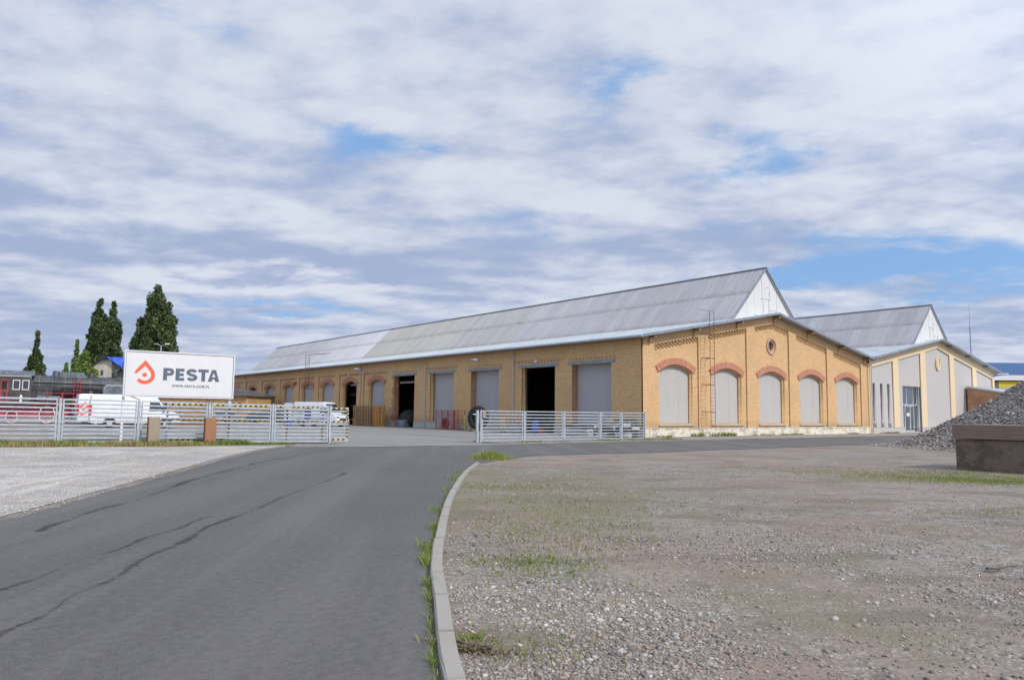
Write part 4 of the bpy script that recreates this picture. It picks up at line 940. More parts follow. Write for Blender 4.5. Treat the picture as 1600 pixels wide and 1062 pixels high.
# sliding gate leaf parked behind the left fence, with warning strips
gt = thing('sliding_gate', 'sliding rail gate with yellow and black warning strips, parked open', 'gate', (0, 0, 0))
ga, gb, gy = -32.7, -24.45, -2.72; zg0, zg1 = gz(ga, gy), gz(gb, gy)
G = lambda x: zg0 + (zg1-zg0)*(x-ga)/(gb-ga)
for k in range(11):
    h = .10 + 1.58*k/10; bm = bmesh.new(); bar(bm, (ga, gy, G(ga)+h), (gb, gy, G(gb)+h), .03, .06); obj('rail', bm, 'steel', gt)
for x in (ga, -30.15, -27.5, -25.75, gb): obj('upright', B(x-.035, x+.035, gy-.025, gy+.025, G(x)+.07, G(x)+1.72), 'steel', gt)
def strip(x0, z0, x1, z1, wd, n, horizontal):
    st = obj('warning_strip', B(min(x0, x1)-(0 if horizontal else wd/2), max(x0, x1)+(0 if horizontal else wd/2), gy-.05, gy-.038, min(z0, z1)-(wd/2 if horizontal else 0), max(z0, z1)+(wd/2 if horizontal else 0)), 'yellow' , gt)
    bm = bmesh.new()
    for i in range(n):
        t0, t1 = (i+.1)/n, (i+.55)/n
        if horizontal:
            a, b = x0+(x1-x0)*t0, x0+(x1-x0)*t1; s = wd*.8
            pts = [(a, z0-wd/2), (b, z0-wd/2), (b+s*.5, z0+wd/2), (a+s*.5, z0+wd/2)]
        else:
            a, b = z0+(z1-z0)*t0, z0+(z1-z0)*t1; s = wd*.8; pts = [(x0-wd/2, a), (x0+wd/2, a+s*.5), (x0+wd/2, b+s*.5), (x0-wd/2, b)]
        v = [bm.verts.new((u, gy-.053, w)) for u, w in pts]; bm.faces.new(v)
    r = bmesh.ops.extrude_face_region(bm, geom=bm.faces[:]); bmesh.ops.translate(bm, verts=[g for g in r['geom'] if isinstance(g, bmesh.types.BMVert)], vec=(0, .002, 0))
    obj('stripes', bm, 'stripe', st, 'stuff')
for h in (1.665, 1.02, .17):
    for (a, b) in ((-32.6, -30.3), (-30.0, -27.7), (-27.3, -25.9), (-25.55, -24.5)):
        if h < .5 and a > -31 and a < -26: continue
        strip(a, G((a+b)/2)+h, b, G((a+b)/2)+h, .07, max(4, int((b-a)*4.5)), True)
for x, z0, z1 in ((-30.15, .2, 1.6), (-27.5, .2, 1.6), (-24.45, .25, 1.6), (-25.75, .2, .95)): strip(x, G(x)+z0, x, G(x)+z1, .07, 8, False)
# gate's end post with its catch
gp = thing('gate_post', 'stout grey gate post at the right side of the gateway', 'post', (-16.85, -3.0, 0))
obj('post', B(-.05, .07, -.06, .06, -.1, 1.78), 'steel', gp); obj('catch', B(-.28, -.04, -.03, .03, 1.52, 1.58), 'steel', gp); obj('tin_plate', B(.30, .52, -.12, -.11, 1.35, 1.72), 'postconc', gp); obj('base_stop', B(-.2, -.04, -.05, .05, 0, .1), 'rust', gp)
# two short posts before the fence
for (pa, pb, mt, lb, nm) in ((231, 249, 'postconc', 'stubby tan concrete post standing before the fence under the sign', 'concrete_post'), (320, 337, 'postrust', 'stubby rust brown post standing before the fence, right of the tan one', 'rusty_post')):
    a, b = onY(pa, 694, -3.75), onY(pb, 694, -3.75); z0 = gz(a.x, -3.75); w_ = (b.x-a.x); t = thing(nm, lb, 'post', (a.x, -3.75, z0))
    bm = B(0, w_, 0, .16, -.2, 1.08)
    bmesh.ops.subdivide_edges(bm, edges=bm.edges[:], cuts=3, use_grid_fill=True)
    for v in bm.verts: v.co += Vector((random.uniform(-.006, .006), random.uniform(-.006, .006), random.uniform(-.012, .012)))
    obj('shaft', bm, mt, t); obj('iron_edge', B(-.03, -.001, -.01, .17, -.2, 1.12), 'rust', t)
    for k in range(4): obj('bolt', T((.08+k*.1, .08, 1.07), (.08+k*.1, .08, 1.13), .018, n=6), 'rust', t)

# ------------------------------------------------------------------ the sign
SA, SB_ = Vector((-33.97, -.20, 0)), Vector((-29.24, -.35, 0)); sx = (SB_-SA).normalized(); slen = (SB_-SA).length
sg = thing('company_sign', 'large white sign board reading PESTA with orange drop logo', 'sign', (SA.x, SA.y, 0), math.atan2(sx.y, sx.x))
sy = Vector((-sx.y, sx.x, 0))
zb0, zt0 = 2.16, 4.23
obj('board', B(.05, slen-.05, .0, .06, zb0+.05, zt0-.05), 'signwhite', sg)
for (a, b, c, d) in ((0, slen, zt0-.05, zt0), (0, slen, zb0, zb0+.05), (0, .05, zb0+.051, zt0-.051), (slen-.05, slen, zb0+.051, zt0-.051)): obj('frame', B(a, b, -.03, .10, c, d), 'white', sg)
for (a, b, c, d) in ((.052, slen-.052, zt0-.075, zt0-.053), (.052, slen-.052, zb0+.053, zb0+.07), (.052, .07, zb0+.075, zt0-.08), (slen-.07, slen-.052, zb0+.075, zt0-.08)): obj('border_line', B(a, b, -.006, -.001, c, d), 'slate', sg)
for x in (.06, slen-.12): obj('sign_post', B(x-.05, x+.05, .101, .19, .1, zt0-.1), 'white', sg)
def suv(px, py):                                                     # point of the photograph (crop of the sign) -> (along, up) on the board
    X, Y = 180 + px/5.311, 520 + py/5.311; d = ray(X, Y); k = (SA - CAM).dot(sy)/d.dot(sy); p = CAM + d*k; return (p-SA).dot(sx), p.z
def stroke(pts, w, name, mat, off, closed=False):
    bm = bmesh.new(); n = len(pts); L_, R_ = [], []
    for i, p in enumerate(pts):
        a = pts[max(0, i-1)]; b = pts[min(n-1, i+1)]; wi = w[i] if isinstance(w, list) else w
        t1 = Vector((p[0]-a[0], p[1]-a[1])); t2 = Vector((b[0]-p[0], b[1]-p[1]))
        t1 = t1.normalized() if t1.length else t2.normalized(); t2 = t2.normalized() if t2.length else t1; t = (t1+t2).normalized(); nrm = Vector((-t.y, t.x)); s = wi/2/max(.5, nrm.dot(Vector((-t1.y, t1.x))))
        L_.append((p[0]+nrm.x*s, p[1]+nrm.y*s)); R_.append((p[0]-nrm.x*s, p[1]-nrm.y*s))
    f = lambda q, y: bm.verts.new((q[0], y, q[1])); y0, y1 = -.006-off, -.001
    A = [[f(L_[i], y0), f(R_[i], y0), f(R_[i], y1), f(L_[i], y1)] for i in range(n)]
    for i in range(n-1):
        for j in range(4): k = (j+1) % 4; bm.faces.new((A[i][j], A[i][k], A[i+1][k], A[i+1][j]))
    bm.faces.new(A[0]); bm.faces.new(A[-1][::-1]); return obj(name, bm, mat, sg)
# logo: a drop outline, open at lower left, with a dot
cx_, cz_ = suv(246, 347); ax_, az_ = suv(252, 247); rr_ = (suv(317, 350)[0]-suv(180, 345)[0])/2
tipL = suv(166, 330); e = lambda d, r=rr_: (cx_ + r*math.cos(rad(d)), cz_ + r*math.sin(rad(d)))
pts = [tipL, ((tipL[0]+ax_)/2, (tipL[1]+az_)/2), (ax_, az_)]; pts += [e(d) for d in range(38, -143, -12)]
stroke(pts, [.10] + [.155]*(len(pts)-1), 'drop_logo', 'orange', 0)
obj('logo_dot', prism([(cx_-.01+.095*math.cos(2*math.pi*i/20), cz_+.095*math.sin(2*math.pi*i/20)) for i in range(20)], -.006, -.001, XZ(0)), 'orange', sg)
x0, zt_ = suv(400, 286); _, zb_l = suv(398, 388); H_ = zt_-zb_l; sw = H_*.30; x_end = suv(866, 350)[0]
zb_l = (zb_l + suv(866, 410)[1])/2; zt_ = zb_l + H_
def hx(px): return suv(px, 345)[0]
XP, XE, XS, XT, XAa = hx(398), hx(501), hx(590), hx(688), hx(770); 
c_ = lambda pts, nm='letter', off=0: obj(nm, prism(pts, -.006-off, -.001, XZ(0)), 'slate', sg)
def P_(x):
    w_ = hx(488)-x; r = H_*.31; cz = zt_ - r; outer = [(x, zb_l), (x, zt_), (x+w_-r, zt_)] + [(x+w_-r+r*math.sin(rad(a)), cz+r*math.cos(rad(a))) for a in range(15, 180, 15)] + [(x+w_-r, cz-r), (x+sw, cz-r), (x+sw, zb_l)]
    r2 = r-sw*.80; inner = [(x+sw, cz-r2), (x+sw, cz+r2), (x+w_-r, cz+r2)] + [(x+w_-r+r2*math.sin(rad(a)), cz+r2*math.cos(rad(a))) for a in range(20, 180, 20)] + [(x+w_-r, cz-r2)]
    return obj('letter', plate(outer, [inner], .006, XZ(-.007)), 'slate', sg)
P_(XP)
s8 = sw*.80; wE = hx(574)-XE; mz = (zt_+zb_l)/2
c_([(XE, zb_l), (XE, zt_), (XE+wE, zt_), (XE+wE, zt_-s8), (XE+sw, zt_-s8), (XE+sw, mz+s8/2), (XE+wE*.92, mz+s8/2), (XE+wE*.92, mz-s8/2), (XE+sw, mz-s8/2), (XE+sw, zb_l+s8), (XE+wE, zb_l+s8), (XE+wE, zb_l)])
wS = hx(683)-XS; rS = (H_-s8)/4; xs_ = XS+wS/2; ex = wS/2 - s8/2
pts = [(xs_+ex*math.cos(rad(a)), zt_-s8/2-rS+rS*math.sin(rad(a))) for a in range(20, 181, 16)] + [(xs_-ex*.8, mz+rS*.55), (xs_-ex*.3, mz+rS*.12), (xs_+ex*.3, mz-rS*.12), (xs_+ex*.8, mz-rS*.55)] + [(xs_+ex*math.cos(rad(a)), zb_l+s8/2+rS+rS*math.sin(rad(a))) for a in range(0, -161, -16)]
stroke(pts, s8*1.02, 'letter', 'slate', 0)
wT = hx(775)-XT; xm = XT+wT/2
c_([(XT, zt_), (XT+wT, zt_), (XT+wT, zt_-s8), (xm+sw/2, zt_-s8), (xm+sw/2, zb_l), (xm-sw/2, zb_l), (xm-sw/2, zt_-s8), (XT, zt_-s8)])
wA = hx(866)-XAa; xa = XAa+wA/2; q = H_*.28
iA = lambda z: (z-zb_l)/H_
oA = [(XAa, zb_l), (xa-sw*.55, zt_), (xa+sw*.55, zt_), (XAa+wA, zb_l), (XAa+wA-sw*1.05, zb_l), (XAa+wA-sw*1.05-q*.30, zb_l+q*.75), (XAa+sw*1.05+q*.30, zb_l+q*.75), (XAa+sw*1.05, zb_l)]
obj('letter', plate(oA, [[(xa, zt_-sw*.95), (xa-wA*.155, zb_l+q*1.35), (xa+wA*.155, zb_l+q*1.35)]], .006, XZ(-.007)), 'slate', sg)
tcv = bpy.data.curves.new('web_address', 'FONT'); tcv.body = 'WWW.PESTA.COM.PL'; tcv.size = .135; tcv.extrude = .002; tcv.space_character = 1.25; tcv.offset = .0055
to = bpy.data.objects.new('web_address', tcv); COL.objects.link(to); bpy.context.view_layer.update()
me = bpy.data.meshes.new_from_object(to.evaluated_get(bpy.context.evaluated_depsgraph_get())); bpy.data.objects.remove(to)
u0, v0 = suv(470, 446); u1, v1 = suv(785, 446); wd = max(v.co.x for v in me.vertices)-min(v.co.x for v in me.vertices)
me.transform(Matrix.Diagonal(((u1-u0)/wd, .105/.098, 1, 1))); to = mesh_obj('web_address', me, 'slate', sg); to.rotation_euler = (rad(90), 0, 0); to.location = (u0, -.004, suv(628, 452)[1])

# ------------------------------------------------------------------ concrete block and gravel heap
ps = thing('concrete_block', 'massive damp brown concrete block with an overhanging top slab', 'block', (0, 0, 0))
b1_ = at(1495, 733); bxx, byy = b1_.x, b1_.y
def rough_box(x0, x1, y0, y1, z0, z1, cuts, amp):
    bm = B(x0, x1, y0, y1, z0, z1); bmesh.ops.subdivide_edges(bm, edges=bm.edges[:], cuts=cuts, use_grid_fill=True)
    for v in bm.verts: v.co += Vector((random.uniform(-amp, amp), random.uniform(-amp, amp), random.uniform(-amp, amp)))
    return bm
obj('body', rough_box(bxx, bxx+2.6, byy-6.5, byy, -.1, .96, 14, .0025), 'wetconc', ps)
obj('top_slab', rough_box(bxx-.07, bxx+2.7, byy-6.6, byy+.06, .985, 1.43, 14, .005), 'capconc', ps)
pk = Vector((9.5, -25.3)); Rr, Hh = 10.6, 7.0
hp = thing('gravel_heap', 'tall heap of grey gravel rising behind the concrete block', 'heap', (pk.x, pk.y, 0))
bm = bmesh.new(); na, nr_ = 96, 34; rings = []
def heap_r(a, t): 
    return Rr*(1 + .05*math.sin(3*a+1) + .035*math.sin(7*a) + .02*math.sin(17*a+t*3))*t
def heap_z(a, t): return Hh*(1-t)**1.3*(1 + .04*math.sin(5*a+4*t)) - .35*max(0, .12-t)*8*0 + (.10*math.sin(23*t+a*2)*(1-t)) - (Hh*.06*math.exp(-(t/.08)**2))
for j in range(nr_+1):
    t = j/nr_; rings.append([bm.verts.new((math.cos(2*math.pi*i/na)*heap_r(2*math.pi*i/na, t), math.sin(2*math.pi*i/na)*heap_r(2*math.pi*i/na, t), heap_z(2*math.pi*i/na, t)+random.uniform(-.04, .04)*(t > 0) - .03)) for i in range(na)])
for j in range(nr_):
    for i in range(na): k = (i+1) % na; bm.faces.new((rings[j][i], rings[j+1][i], rings[j+1][k], rings[j][k]))
bmesh.ops.remove_doubles(bm, verts=bm.verts, dist=1e-3)
s_ = NB('rubble_base'); obj('mound', bm, s_.fin(s_.mix(s_.ramp(s_.noise(14, 6, .8), .35, .65), (.10, .094, .09), (.34, .32, .30)), .95, 0, s_.noise(16, 6, .8), .06, 1.0), hp)
n = 52000; a = rng.uniform(math.pi*.45, math.pi*1.75, n); t = np.sqrt(rng.uniform(0.0, 1.14, n))
jt = rng.normal(0, .02, n)
ok = (t < 1.0) | (rng.uniform(0, 1, n) < .25); a, t = a[ok], t[ok]; n = len(a)
r_ = Rr*(1 + .05*np.sin(3*a+1) + .035*np.sin(7*a) + .02*np.sin(17*a+t*3))*t; tc_ = np.minimum(t, 1)
z_ = Hh*(1-tc_)**1.3*(1 + .04*np.sin(5*a+4*tc_)) + .10*np.sin(23*tc_+a*2)*(1-tc_) - Hh*.06*np.exp(-(tc_/.08)**2)
sz = np.clip(rng.lognormal(-3.1, .45, n), .02, .14)
o = stones('gravel_stones', np.column_stack([np.cos(a)*r_, np.sin(a)*r_, np.maximum(z_, 0)+.0]), sz, 'rubble', flat=.85, parent=hp)

# ------------------------------------------------------------------ vehicles
def body_profile(pts, Wd, belt, tuck, bev=.05):
    bm = prism(pts, -Wd/2, Wd/2, lambda u, v, w: (u, w, v)); bmesh.ops.recalc_face_normals(bm, faces=bm.faces)
    bmesh.ops.bevel(bm, geom=bm.edges[:], offset=bev, segments=2, affect='EDGES', profile=.6, clamp_overlap=True)
    top = max(v.co.z for v in bm.verts)
    for z in (belt,): bmesh.ops.bisect_plane(bm, geom=bm.verts[:]+bm.edges[:]+bm.faces[:], plane_co=(0, 0, z), plane_no=(0, 0, 1))
    for v in bm.verts:
        if v.co.z > belt: v.co.y *= 1 - tuck*(v.co.z-belt)/(top-belt)
    return bm
def wheel(par, x, y, r, w, side):
    ty = T((x, y-w/2, r), (x, y+w/2, r), r, n=24); o = obj('wheel', ty, 'black', par, smooth=True)
    bm = bmesh.new(); tube(bm, (x, y+side*(w/2-.02), r), (x, y+side*(w/2+.015), r), r*.62, r*.55, n=20); obj('rim', bm, 'steel', o); return o
def van(label, loc, rz, Lg=6.9, Wd=2.0, Hh=2.65, extra=None, group=None):
    t = thing('van', label, 'van', loc, rz, group)
    pr = [(0, .42), (0, Hh*.80), (.06, Hh*.96), (.22, Hh), (Lg-2.15, Hh), (Lg-1.75, Hh*.955), (Lg-.98, 1.42), (Lg-.18, 1.12), (Lg-.02, .85), (Lg, .45), (Lg-.15, .34), (.15, .34)]
    obj('body', body_profile(pr, Wd, 1.15, .13), 'white', t, smooth=True)
    tk = lambda z: Wd/2*(1 - .13*max(0, (z-1.15))/(Hh-1.15))
    for s in (-1, 1):
        # cab side window
        pts = [(Lg-2.25, 1.28), (Lg-1.05, 1.30), (Lg-1.55, 1.98), (Lg-2.2, 2.0)]
        bm = bmesh.new(); v = [bm.verts.new((x, s*(tk(z)+.006), z)) for x, z in pts]; v2 = [bm.verts.new((x, s*(tk(z)-.02), z)) for x, z in pts]; bm.faces.new(v); bm.faces.new(v2[::-1])
        for i in range(4): j = (i+1) % 4; bm.faces.new((v[i], v2[i], v2[j], v[j]))
        obj('side_window', bm, 'glass', t)
        for x in (Lg-2.3, Lg-3.75, Lg-.98): bm = bmesh.new(); bar(bm, (x, s*(Wd/2+.002), .5), (x, s*(Wd/2+.002), 1.14), .008, .012); bar(bm, (x, s*(Wd/2+.002), 1.14), (x, s*(tk(Hh*.9)+.002), Hh*.9), .008, .012) if x < Lg-1.5 else None; obj('door_seam', bm, 'shutter', t)
        obj('side_moulding', B(.5, Lg-1.2, s*(Wd/2+.012)-.012, s*(Wd/2+.012)+.012, .72, .84), 'shutter', t)
        bm = bmesh.new(); box(bm, Lg-1.25, Lg-1.05, s*(Wd/2+.16)-.09, s*(Wd/2+.16)+.09, 1.35, 1.68); obj('mirror', bm, 'stripe', t)
        for x in (1.35, Lg-1.0):
            obj('wheel_arch', prism([(x+.44*math.cos(rad(a)), .36+.44*math.sin(rad(a))) for a in range(0, 181, 15)], s*(Wd/2-.02), s*(Wd/2+.004), lambda u, v, w: (u, w, v)), 'stripe', t)
            wheel(t, x, s*(Wd/2-.10), .34, .24, s)
        obj('tail_light', B(-.03, .10, s*(Wd/2-.10)-.12, s*(Wd/2-.10)+.12, .95, 1.75), 'lamp_red', t)
        obj('headlight', B(Lg-.30, Lg-.06, s*(Wd/2-.3)-.16, s*(Wd/2-.3)+.16, .86, 1.08), 'glassdoor', t)
    # windscreen following the slope
    dx, dz = (Lg-1.02)-(Lg-1.72), 1.46-Hh*.93; bm = bmesh.new(); v = []
    for (f, ww) in ((0.02, .80), (.98, .90)):
        x = Lg-1.72+dx*f+.045; z = Hh*.93+dz*f+.03
        v.append([bm.verts.new((x, s*ww, z)) for s in (-1, 1)] + [bm.verts.new((x-.04, s*ww, z-.04)) for s in (-1, 1)])
    bm.faces.new((v[0][0], v[0][1], v[1][1], v[1][0])); bm.faces.new((v[0][2], v[1][2], v[1][3], v[0][3]))
    bm.faces.new((v[0][0], v[1][0], v[1][2], v[0][2])); bm.faces.new((v[0][1], v[0][3], v[1][3], v[1][1])); bm.faces.new((v[0][0], v[0][2], v[0][3], v[0][1])); bm.faces.new((v[1][0], v[1][1], v[1][3], v[1][2]))
    obj('windscreen', bm, 'glass', t); obj('grille', B(Lg-.03, Lg+.015, -.5, .5, .62, .86), 'stripe', t); obj('bumper', B(Lg-.12, Lg+.05, -Wd/2+.04, Wd/2-.04, .36, .6), 'shutter', t)
    obj('rear_bumper', B(-.08, .1, -Wd/2+.05, Wd/2-.05, .38, .55), 'shutter', t)
    return t
a0, a1 = PZ(138, 57.2), PZ(277, 60.5); dv = (a1-a0); dv.z = 0
v1_ = van('long white panel van with red tail lights behind the sign', (a0.x, a0.y, gz(a0.x, a0.y)), math.atan2(dv.y, dv.x), Lg=dv.length, Hh=2.55)
b0_ = PZ(117, 62.0); v2_ = van('white panel van with orange markings, half hidden behind the longer van', (b0_.x, b0_.y, gz(b0_.x, b0_.y)), math.atan2(dv.y, dv.x)+.10, Lg=6.0, Hh=2.65)
for (x, z) in ((.55, 1.95), (.8, 1.75)):
    bm = bmesh.new(); bar(bm, (x-.45, -1.03+.02, z-.45), (x, -.985, z), .02, .16); obj('marking', bm, 'orange', v2_)
bm = bmesh.new(); bar(bm, (.2, -1.012, .95), (.75, -1.012, 1.2), .02, .2); obj('marking', bm, 'orange', v2_)
# delivery van with its rear and side doors open
c0, c1 = PZ(466, 79.5), PZ(532, 77.0); dv = c1-c0; dv.z = 0
v3_ = van('white delivery van with open side door near the hall', (c0.x, c0.y, gz(c0.x, c0.y)), math.atan2(dv.y, dv.x), Lg=dv.length+.3, Hh=2.55)
lx = dv.length
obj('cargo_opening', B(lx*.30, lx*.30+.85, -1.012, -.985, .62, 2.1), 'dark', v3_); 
for k in range(3): obj('crate', B(lx*.30+.1, lx*.30+.75, -1.05, -1.013, .75+k*.42, 1.05+k*.42), 'blue', v3_)
obj('rear_door', B(-1.05, -.04, -1.04, -.99, .55, 2.45), 'white', v3_)
obj('drop_mark', prism([(.35, 1.75), (.62, 2.1), (.9, 1.75), (.85, 1.6), (.62, 1.85), (.42, 1.6)], -1.015, -1.0, XZ(0)), 'orange', v3_)
for x in (.7, 1.0, 1.25): obj('side_lettering', B(x, x+.16, -1.012, -1.0, 1.3, 1.55), 'slate', v3_)
def car(label, cat, loc, rz, paint, Lg=4.3, Wd=1.75, Hh=1.48):
    t = thing('car', label, cat, loc, rz)
    pr = [(0, .35), (.02, .80), (.25, .95), (.75, Hh*.97), (1.2, Hh), (2.3, Hh), (3.15, .98), (Lg-.15, .82), (Lg, .6), (Lg-.02, .32), (.1, .28)]
    obj('body', body_profile([(x*Lg/4.3, z) for x, z in pr], Wd, .92, .28, .04), paint, t, smooth=True)
    k = Lg/4.3
    for s in (-1, 1):
        y = lambda z: s*(Wd/2*(1-.28*(z-.92)/(Hh-.92)) + .006)
        pts = [(.55*k, .97), (2.95*k, .98), (2.25*k, Hh-.10), (.85*k, Hh-.10)]
        bm = bmesh.new(); v = [bm.verts.new((x, y(z), z)) for x, z in pts]; v2 = [bm.verts.new((x, y(z)-s*.03, z)) for x, z in pts]; bm.faces.new(v); bm.faces.new(v2[::-1])
        for i in range(4): j = (i+1) % 4; bm.faces.new((v[i], v2[i], v2[j], v[j]))
        obj('side_window', bm, 'glass', t)
        for x in (.8*k, Lg-.8*k): wheel(t, x, s*(Wd/2-.08), .31, .2, s)
        obj('tail_light', B(-.01, .12, s*(Wd/2-.14)-.16, s*(Wd/2-.14)+.11, .70, .92), 'lamp_red', t); obj('headlight', B(Lg-.16, Lg-.0, s*(Wd/2-.25)-.16, s*(Wd/2-.25)+.16, .62, .78), 'glassdoor', t)
    for (x0, x1, z0, z1) in ((.17*k, .74*k, .99, Hh-.07), (3.08*k, 2.36*k, 1.02, Hh-.05)):
        bm = bmesh.new(); o_ = -.02 if x0 < x1 else .035
        v = [bm.verts.new((x0+o_, s*.70, z0+.02)) for s in (-1, 1)] + [bm.verts.new((x1+o_, s*.58, z1+.02)) for s in (1, -1)]; bm.faces.new(v)
        r = bmesh.ops.extrude_face_region(bm, geom=bm.faces[:]); bmesh.ops.translate(bm, verts=[q for q in r['geom'] if isinstance(q, bmesh.types.BMVert)], vec=(-o_*.6, 0, -.02)); obj('windscreen', bm, 'glass', t)
    return t
fwa = math.atan2(fw.y, fw.x); rta = math.atan2(rt.y, rt.x)
p = PZ(341, 92); car('silver hatchback seen from behind with red tail lights', 'car', (p.x, p.y, p.z), fwa-.1, 'silver')
p = PZ(387, 96); car('dark car parked broadside by the yellow brick building', 'car', (p.x, p.y, p.z), rta, 'carblack', 2.9 if False else 4.0)
p = PZ(448, 84); t = thing('blue_crates', 'blue plastic crates stacked on the yard beside the delivery van', 'crates', (p.x, p.y, p.z), rta)
for i, (x, z) in enumerate(((0, 0), (.45, 0), (0, .36), (.45, .36), (0, .72))): obj('crate', B(x-.2, x+.2, -.3, .3, z, z+.33), 'blue', t)

# ------------------------------------------------------------------ steam locomotive
l0, l1 = PZ(-2, 62.0), PZ(186, 66.5); dv = l1-l0; dv.z = 0; sc_ = dv.length/10.4
lc = thing('steam_locomotive', 'black steam locomotive with red running gear on the yard track', 'locomotive', (l0.x, l0.y, gz(l0.x, l0.y)), math.atan2(dv.y, dv.x)); lc.scale = (sc_, 1, 1.05)
# local x: cab 0..2.7, boiler 2.6..10; wheels on z=.15
bc = 3.05; br = .92
obj('boiler', T((2.5, 0, bc), (9.1, 0, bc), br, .88, n=28), 'locoblack', lc, smooth=True)
obj('smokebox', T((9.1, 0, bc), (10.6, 0, bc), .93, n=28), 'locoblack', lc, smooth=True)
obj('firebox', B(2.45, 4.3, -.95, .95, 1.6, 3.0), 'locoblack', lc)
for x in (3.1, 4.2, 5.3, 6.4, 7.5, 8.6): obj('boiler_band', T((x, 0, bc), (x+.06, 0, bc), br+.015, n=28), 'lococap', lc)
obj('dome_casing', prism([(4.7, bc+.75), (4.85, bc+1.22), (6.95, bc+1.22), (7.15, bc+.75)], -.45, .45, lambda u, v, w: (u, w, v)), 'lococap', lc)
obj('chimney', T((9.7, 0, bc+.85), (9.7, 0, bc+1.28), .26, .30, n=16), 'locoblack', lc); obj('safety_valve', T((3.4, 0, bc+.85), (3.4, 0, bc+1.15), .12, n=10), 'locoblack', lc)
cb_ = obj('cab', prism([(-.2, 1.55), (2.5, 1.55), (2.5, 3.86), (-.2, 3.86)], -1.42, 1.42, lambda u, v, w: (u, w, v)), 'locobrown', lc)
bm = bmesh.new(); pr = [(-1.5, 3.86), (-1.2, 4.12), (-.5, 4.27), (.5, 4.27), (1.2, 4.12), (1.5, 3.86)]
a = [bm.verts.new((-.4, y, z)) for y, z in pr]; b = [bm.verts.new((2.7, y, z)) for y, z in pr]; bm.faces.new(a); bm.faces.new(b[::-1])
for i in range(6): j = (i+1) % 6; bm.faces.new((a[i], b[i], b[j], a[j]))
obj('cab_roof', bm, 'lococap', cb_); obj('rain_strip', B(-.3, 2.45, -1.46, -1.425, 3.78, 3.84), 'white', cb_)
for (x0, x1) in ((.98, 1.58), (1.75, 2.32)):
    w_ = obj('window', plate([(x0, 2.72), (x1, 2.72), (x1, 3.5), (x0, 3.5)], [[(x0+.06, 2.78), (x1-.06, 2.78), (x1-.06, 3.44), (x0+.06, 3.44)]], .03, XZ(-1.455)), 'white', cb_)
    obj('pane', B(x0+.05, x1-.05, -1.44, -1.425, 2.77, 3.45), 'glass', w_)
dw = obj('doorway', B(.02, .62, -1.435, -1.421, 1.7, 3.5), 'red', cb_); obj('door_opening', B(.10, .54, -1.445, -1.436, 2.75, 3.42), 'dark', dw); obj('door_leaf', B(.14, .5, -1.445, -1.436, 1.8, 2.65), 'locobrown', dw)
obj('number_plate', prism([(1.62, 1.75), (1.72, 1.7), (1.82, 1.75), (1.80, 1.98), (1.87, 2.1), (1.80, 2.3), (1.72, 2.38), (1.64, 2.3), (1.57, 2.1), (1.64, 1.98)], -1.45, -1.421, XZ(0)), 'signwhite', cb_)
obj('running_board', B(2.5, 10.4, -1.4, 1.4, 1.58, 1.68), 'red', lc)
bm = bmesh.new()
for x in (3.9, 5.15, 6.5, 7.3): tube(bm, (x, -1.35, 1.68), (x, -1.35, 2.5), .035, n=6)
tube(bm, (3.5, -1.35, 2.5), (7.4, -1.35, 2.5), .035, n=6); tube(bm, (5.15, -1.35, 1.6), (5.15, -1.35, 2.6), .09, n=6); obj('handrail', bm, 'red', lc)
bm = bmesh.new()
for x in (6.1, 6.65): tube(bm, (x, -1.2, 1.7), (x, -.93, 3.6), .03, n=6)
for k in range(6): tube(bm, (6.1, -1.18+.05*k, 1.9+.3*k), (6.65, -1.18+.05*k, 1.9+.3*k), .025, n=6)
obj('ladder', bm, 'red', lc)
for (z, x0, x1) in ((3.35, 2.6, 8.8), (2.75, 2.6, 5.0), (2.95, 5.2, 8.4)): obj('pipe', T((x0, -.93, z), (x1, -.93, z-.05), .035, n=6), 'stripe', lc)
for x in (5.0, 6.0, 7.6, 8.4): obj('pipe', T((x, -.95, 1.7), (x+.1, -.93, 3.0), .03, n=6), 'stripe', lc)
obj('steam_pipe', T((8.9, -.75, 3.2), (8.9, -1.0, 1.3), .12, n=10), 'locoblack', lc); obj('feed_pump', T((7.6, -1.05, 1.75), (7.6, -1.05, 2.75), .2, n=12), 'lococap', lc)
obj('sand_dome', T((4.5, 0, bc+.8), (4.5, 0, bc+1.3), .38, .30, n=16), 'lococap', lc); obj('steam_dome', T((7.6, 0, bc+.8), (7.6, 0, bc+1.25), .36, .28, n=16), 'locoblack', lc)
obj('whistle', T((2.9, .2, bc+.85), (2.9, .2, bc+1.15), .04, n=6), 'rust', lc)
obj('air_tank', T((3.0, -1.0, 2.05), (5.0, -1.0, 2.05), .28, n=14), 'lococap', lc)
sdm = obj('smoke_deflector', prism([(8.75, 1.75), (10.5, 1.75), (10.5, 3.25), (9.0, 3.25), (8.75, 3.0)], -1.42, -1.38, XZ(0)), 'lococap', lc)
bm = bmesh.new()
for a, b in (((8.75, 1.75), (8.75, 3.0)), ((8.75, 3.0), (9.0, 3.25)), ((9.0, 3.25), (10.5, 3.25))): bar(bm, (a[0], -1.43, a[1]), (b[0], -1.43, b[1]), .03, .04)
obj('white_edge', bm, 'white', sdm)
obj('frame', B(-.2, 10.6, -.75, .75, .55, 1.57), 'red', lc)
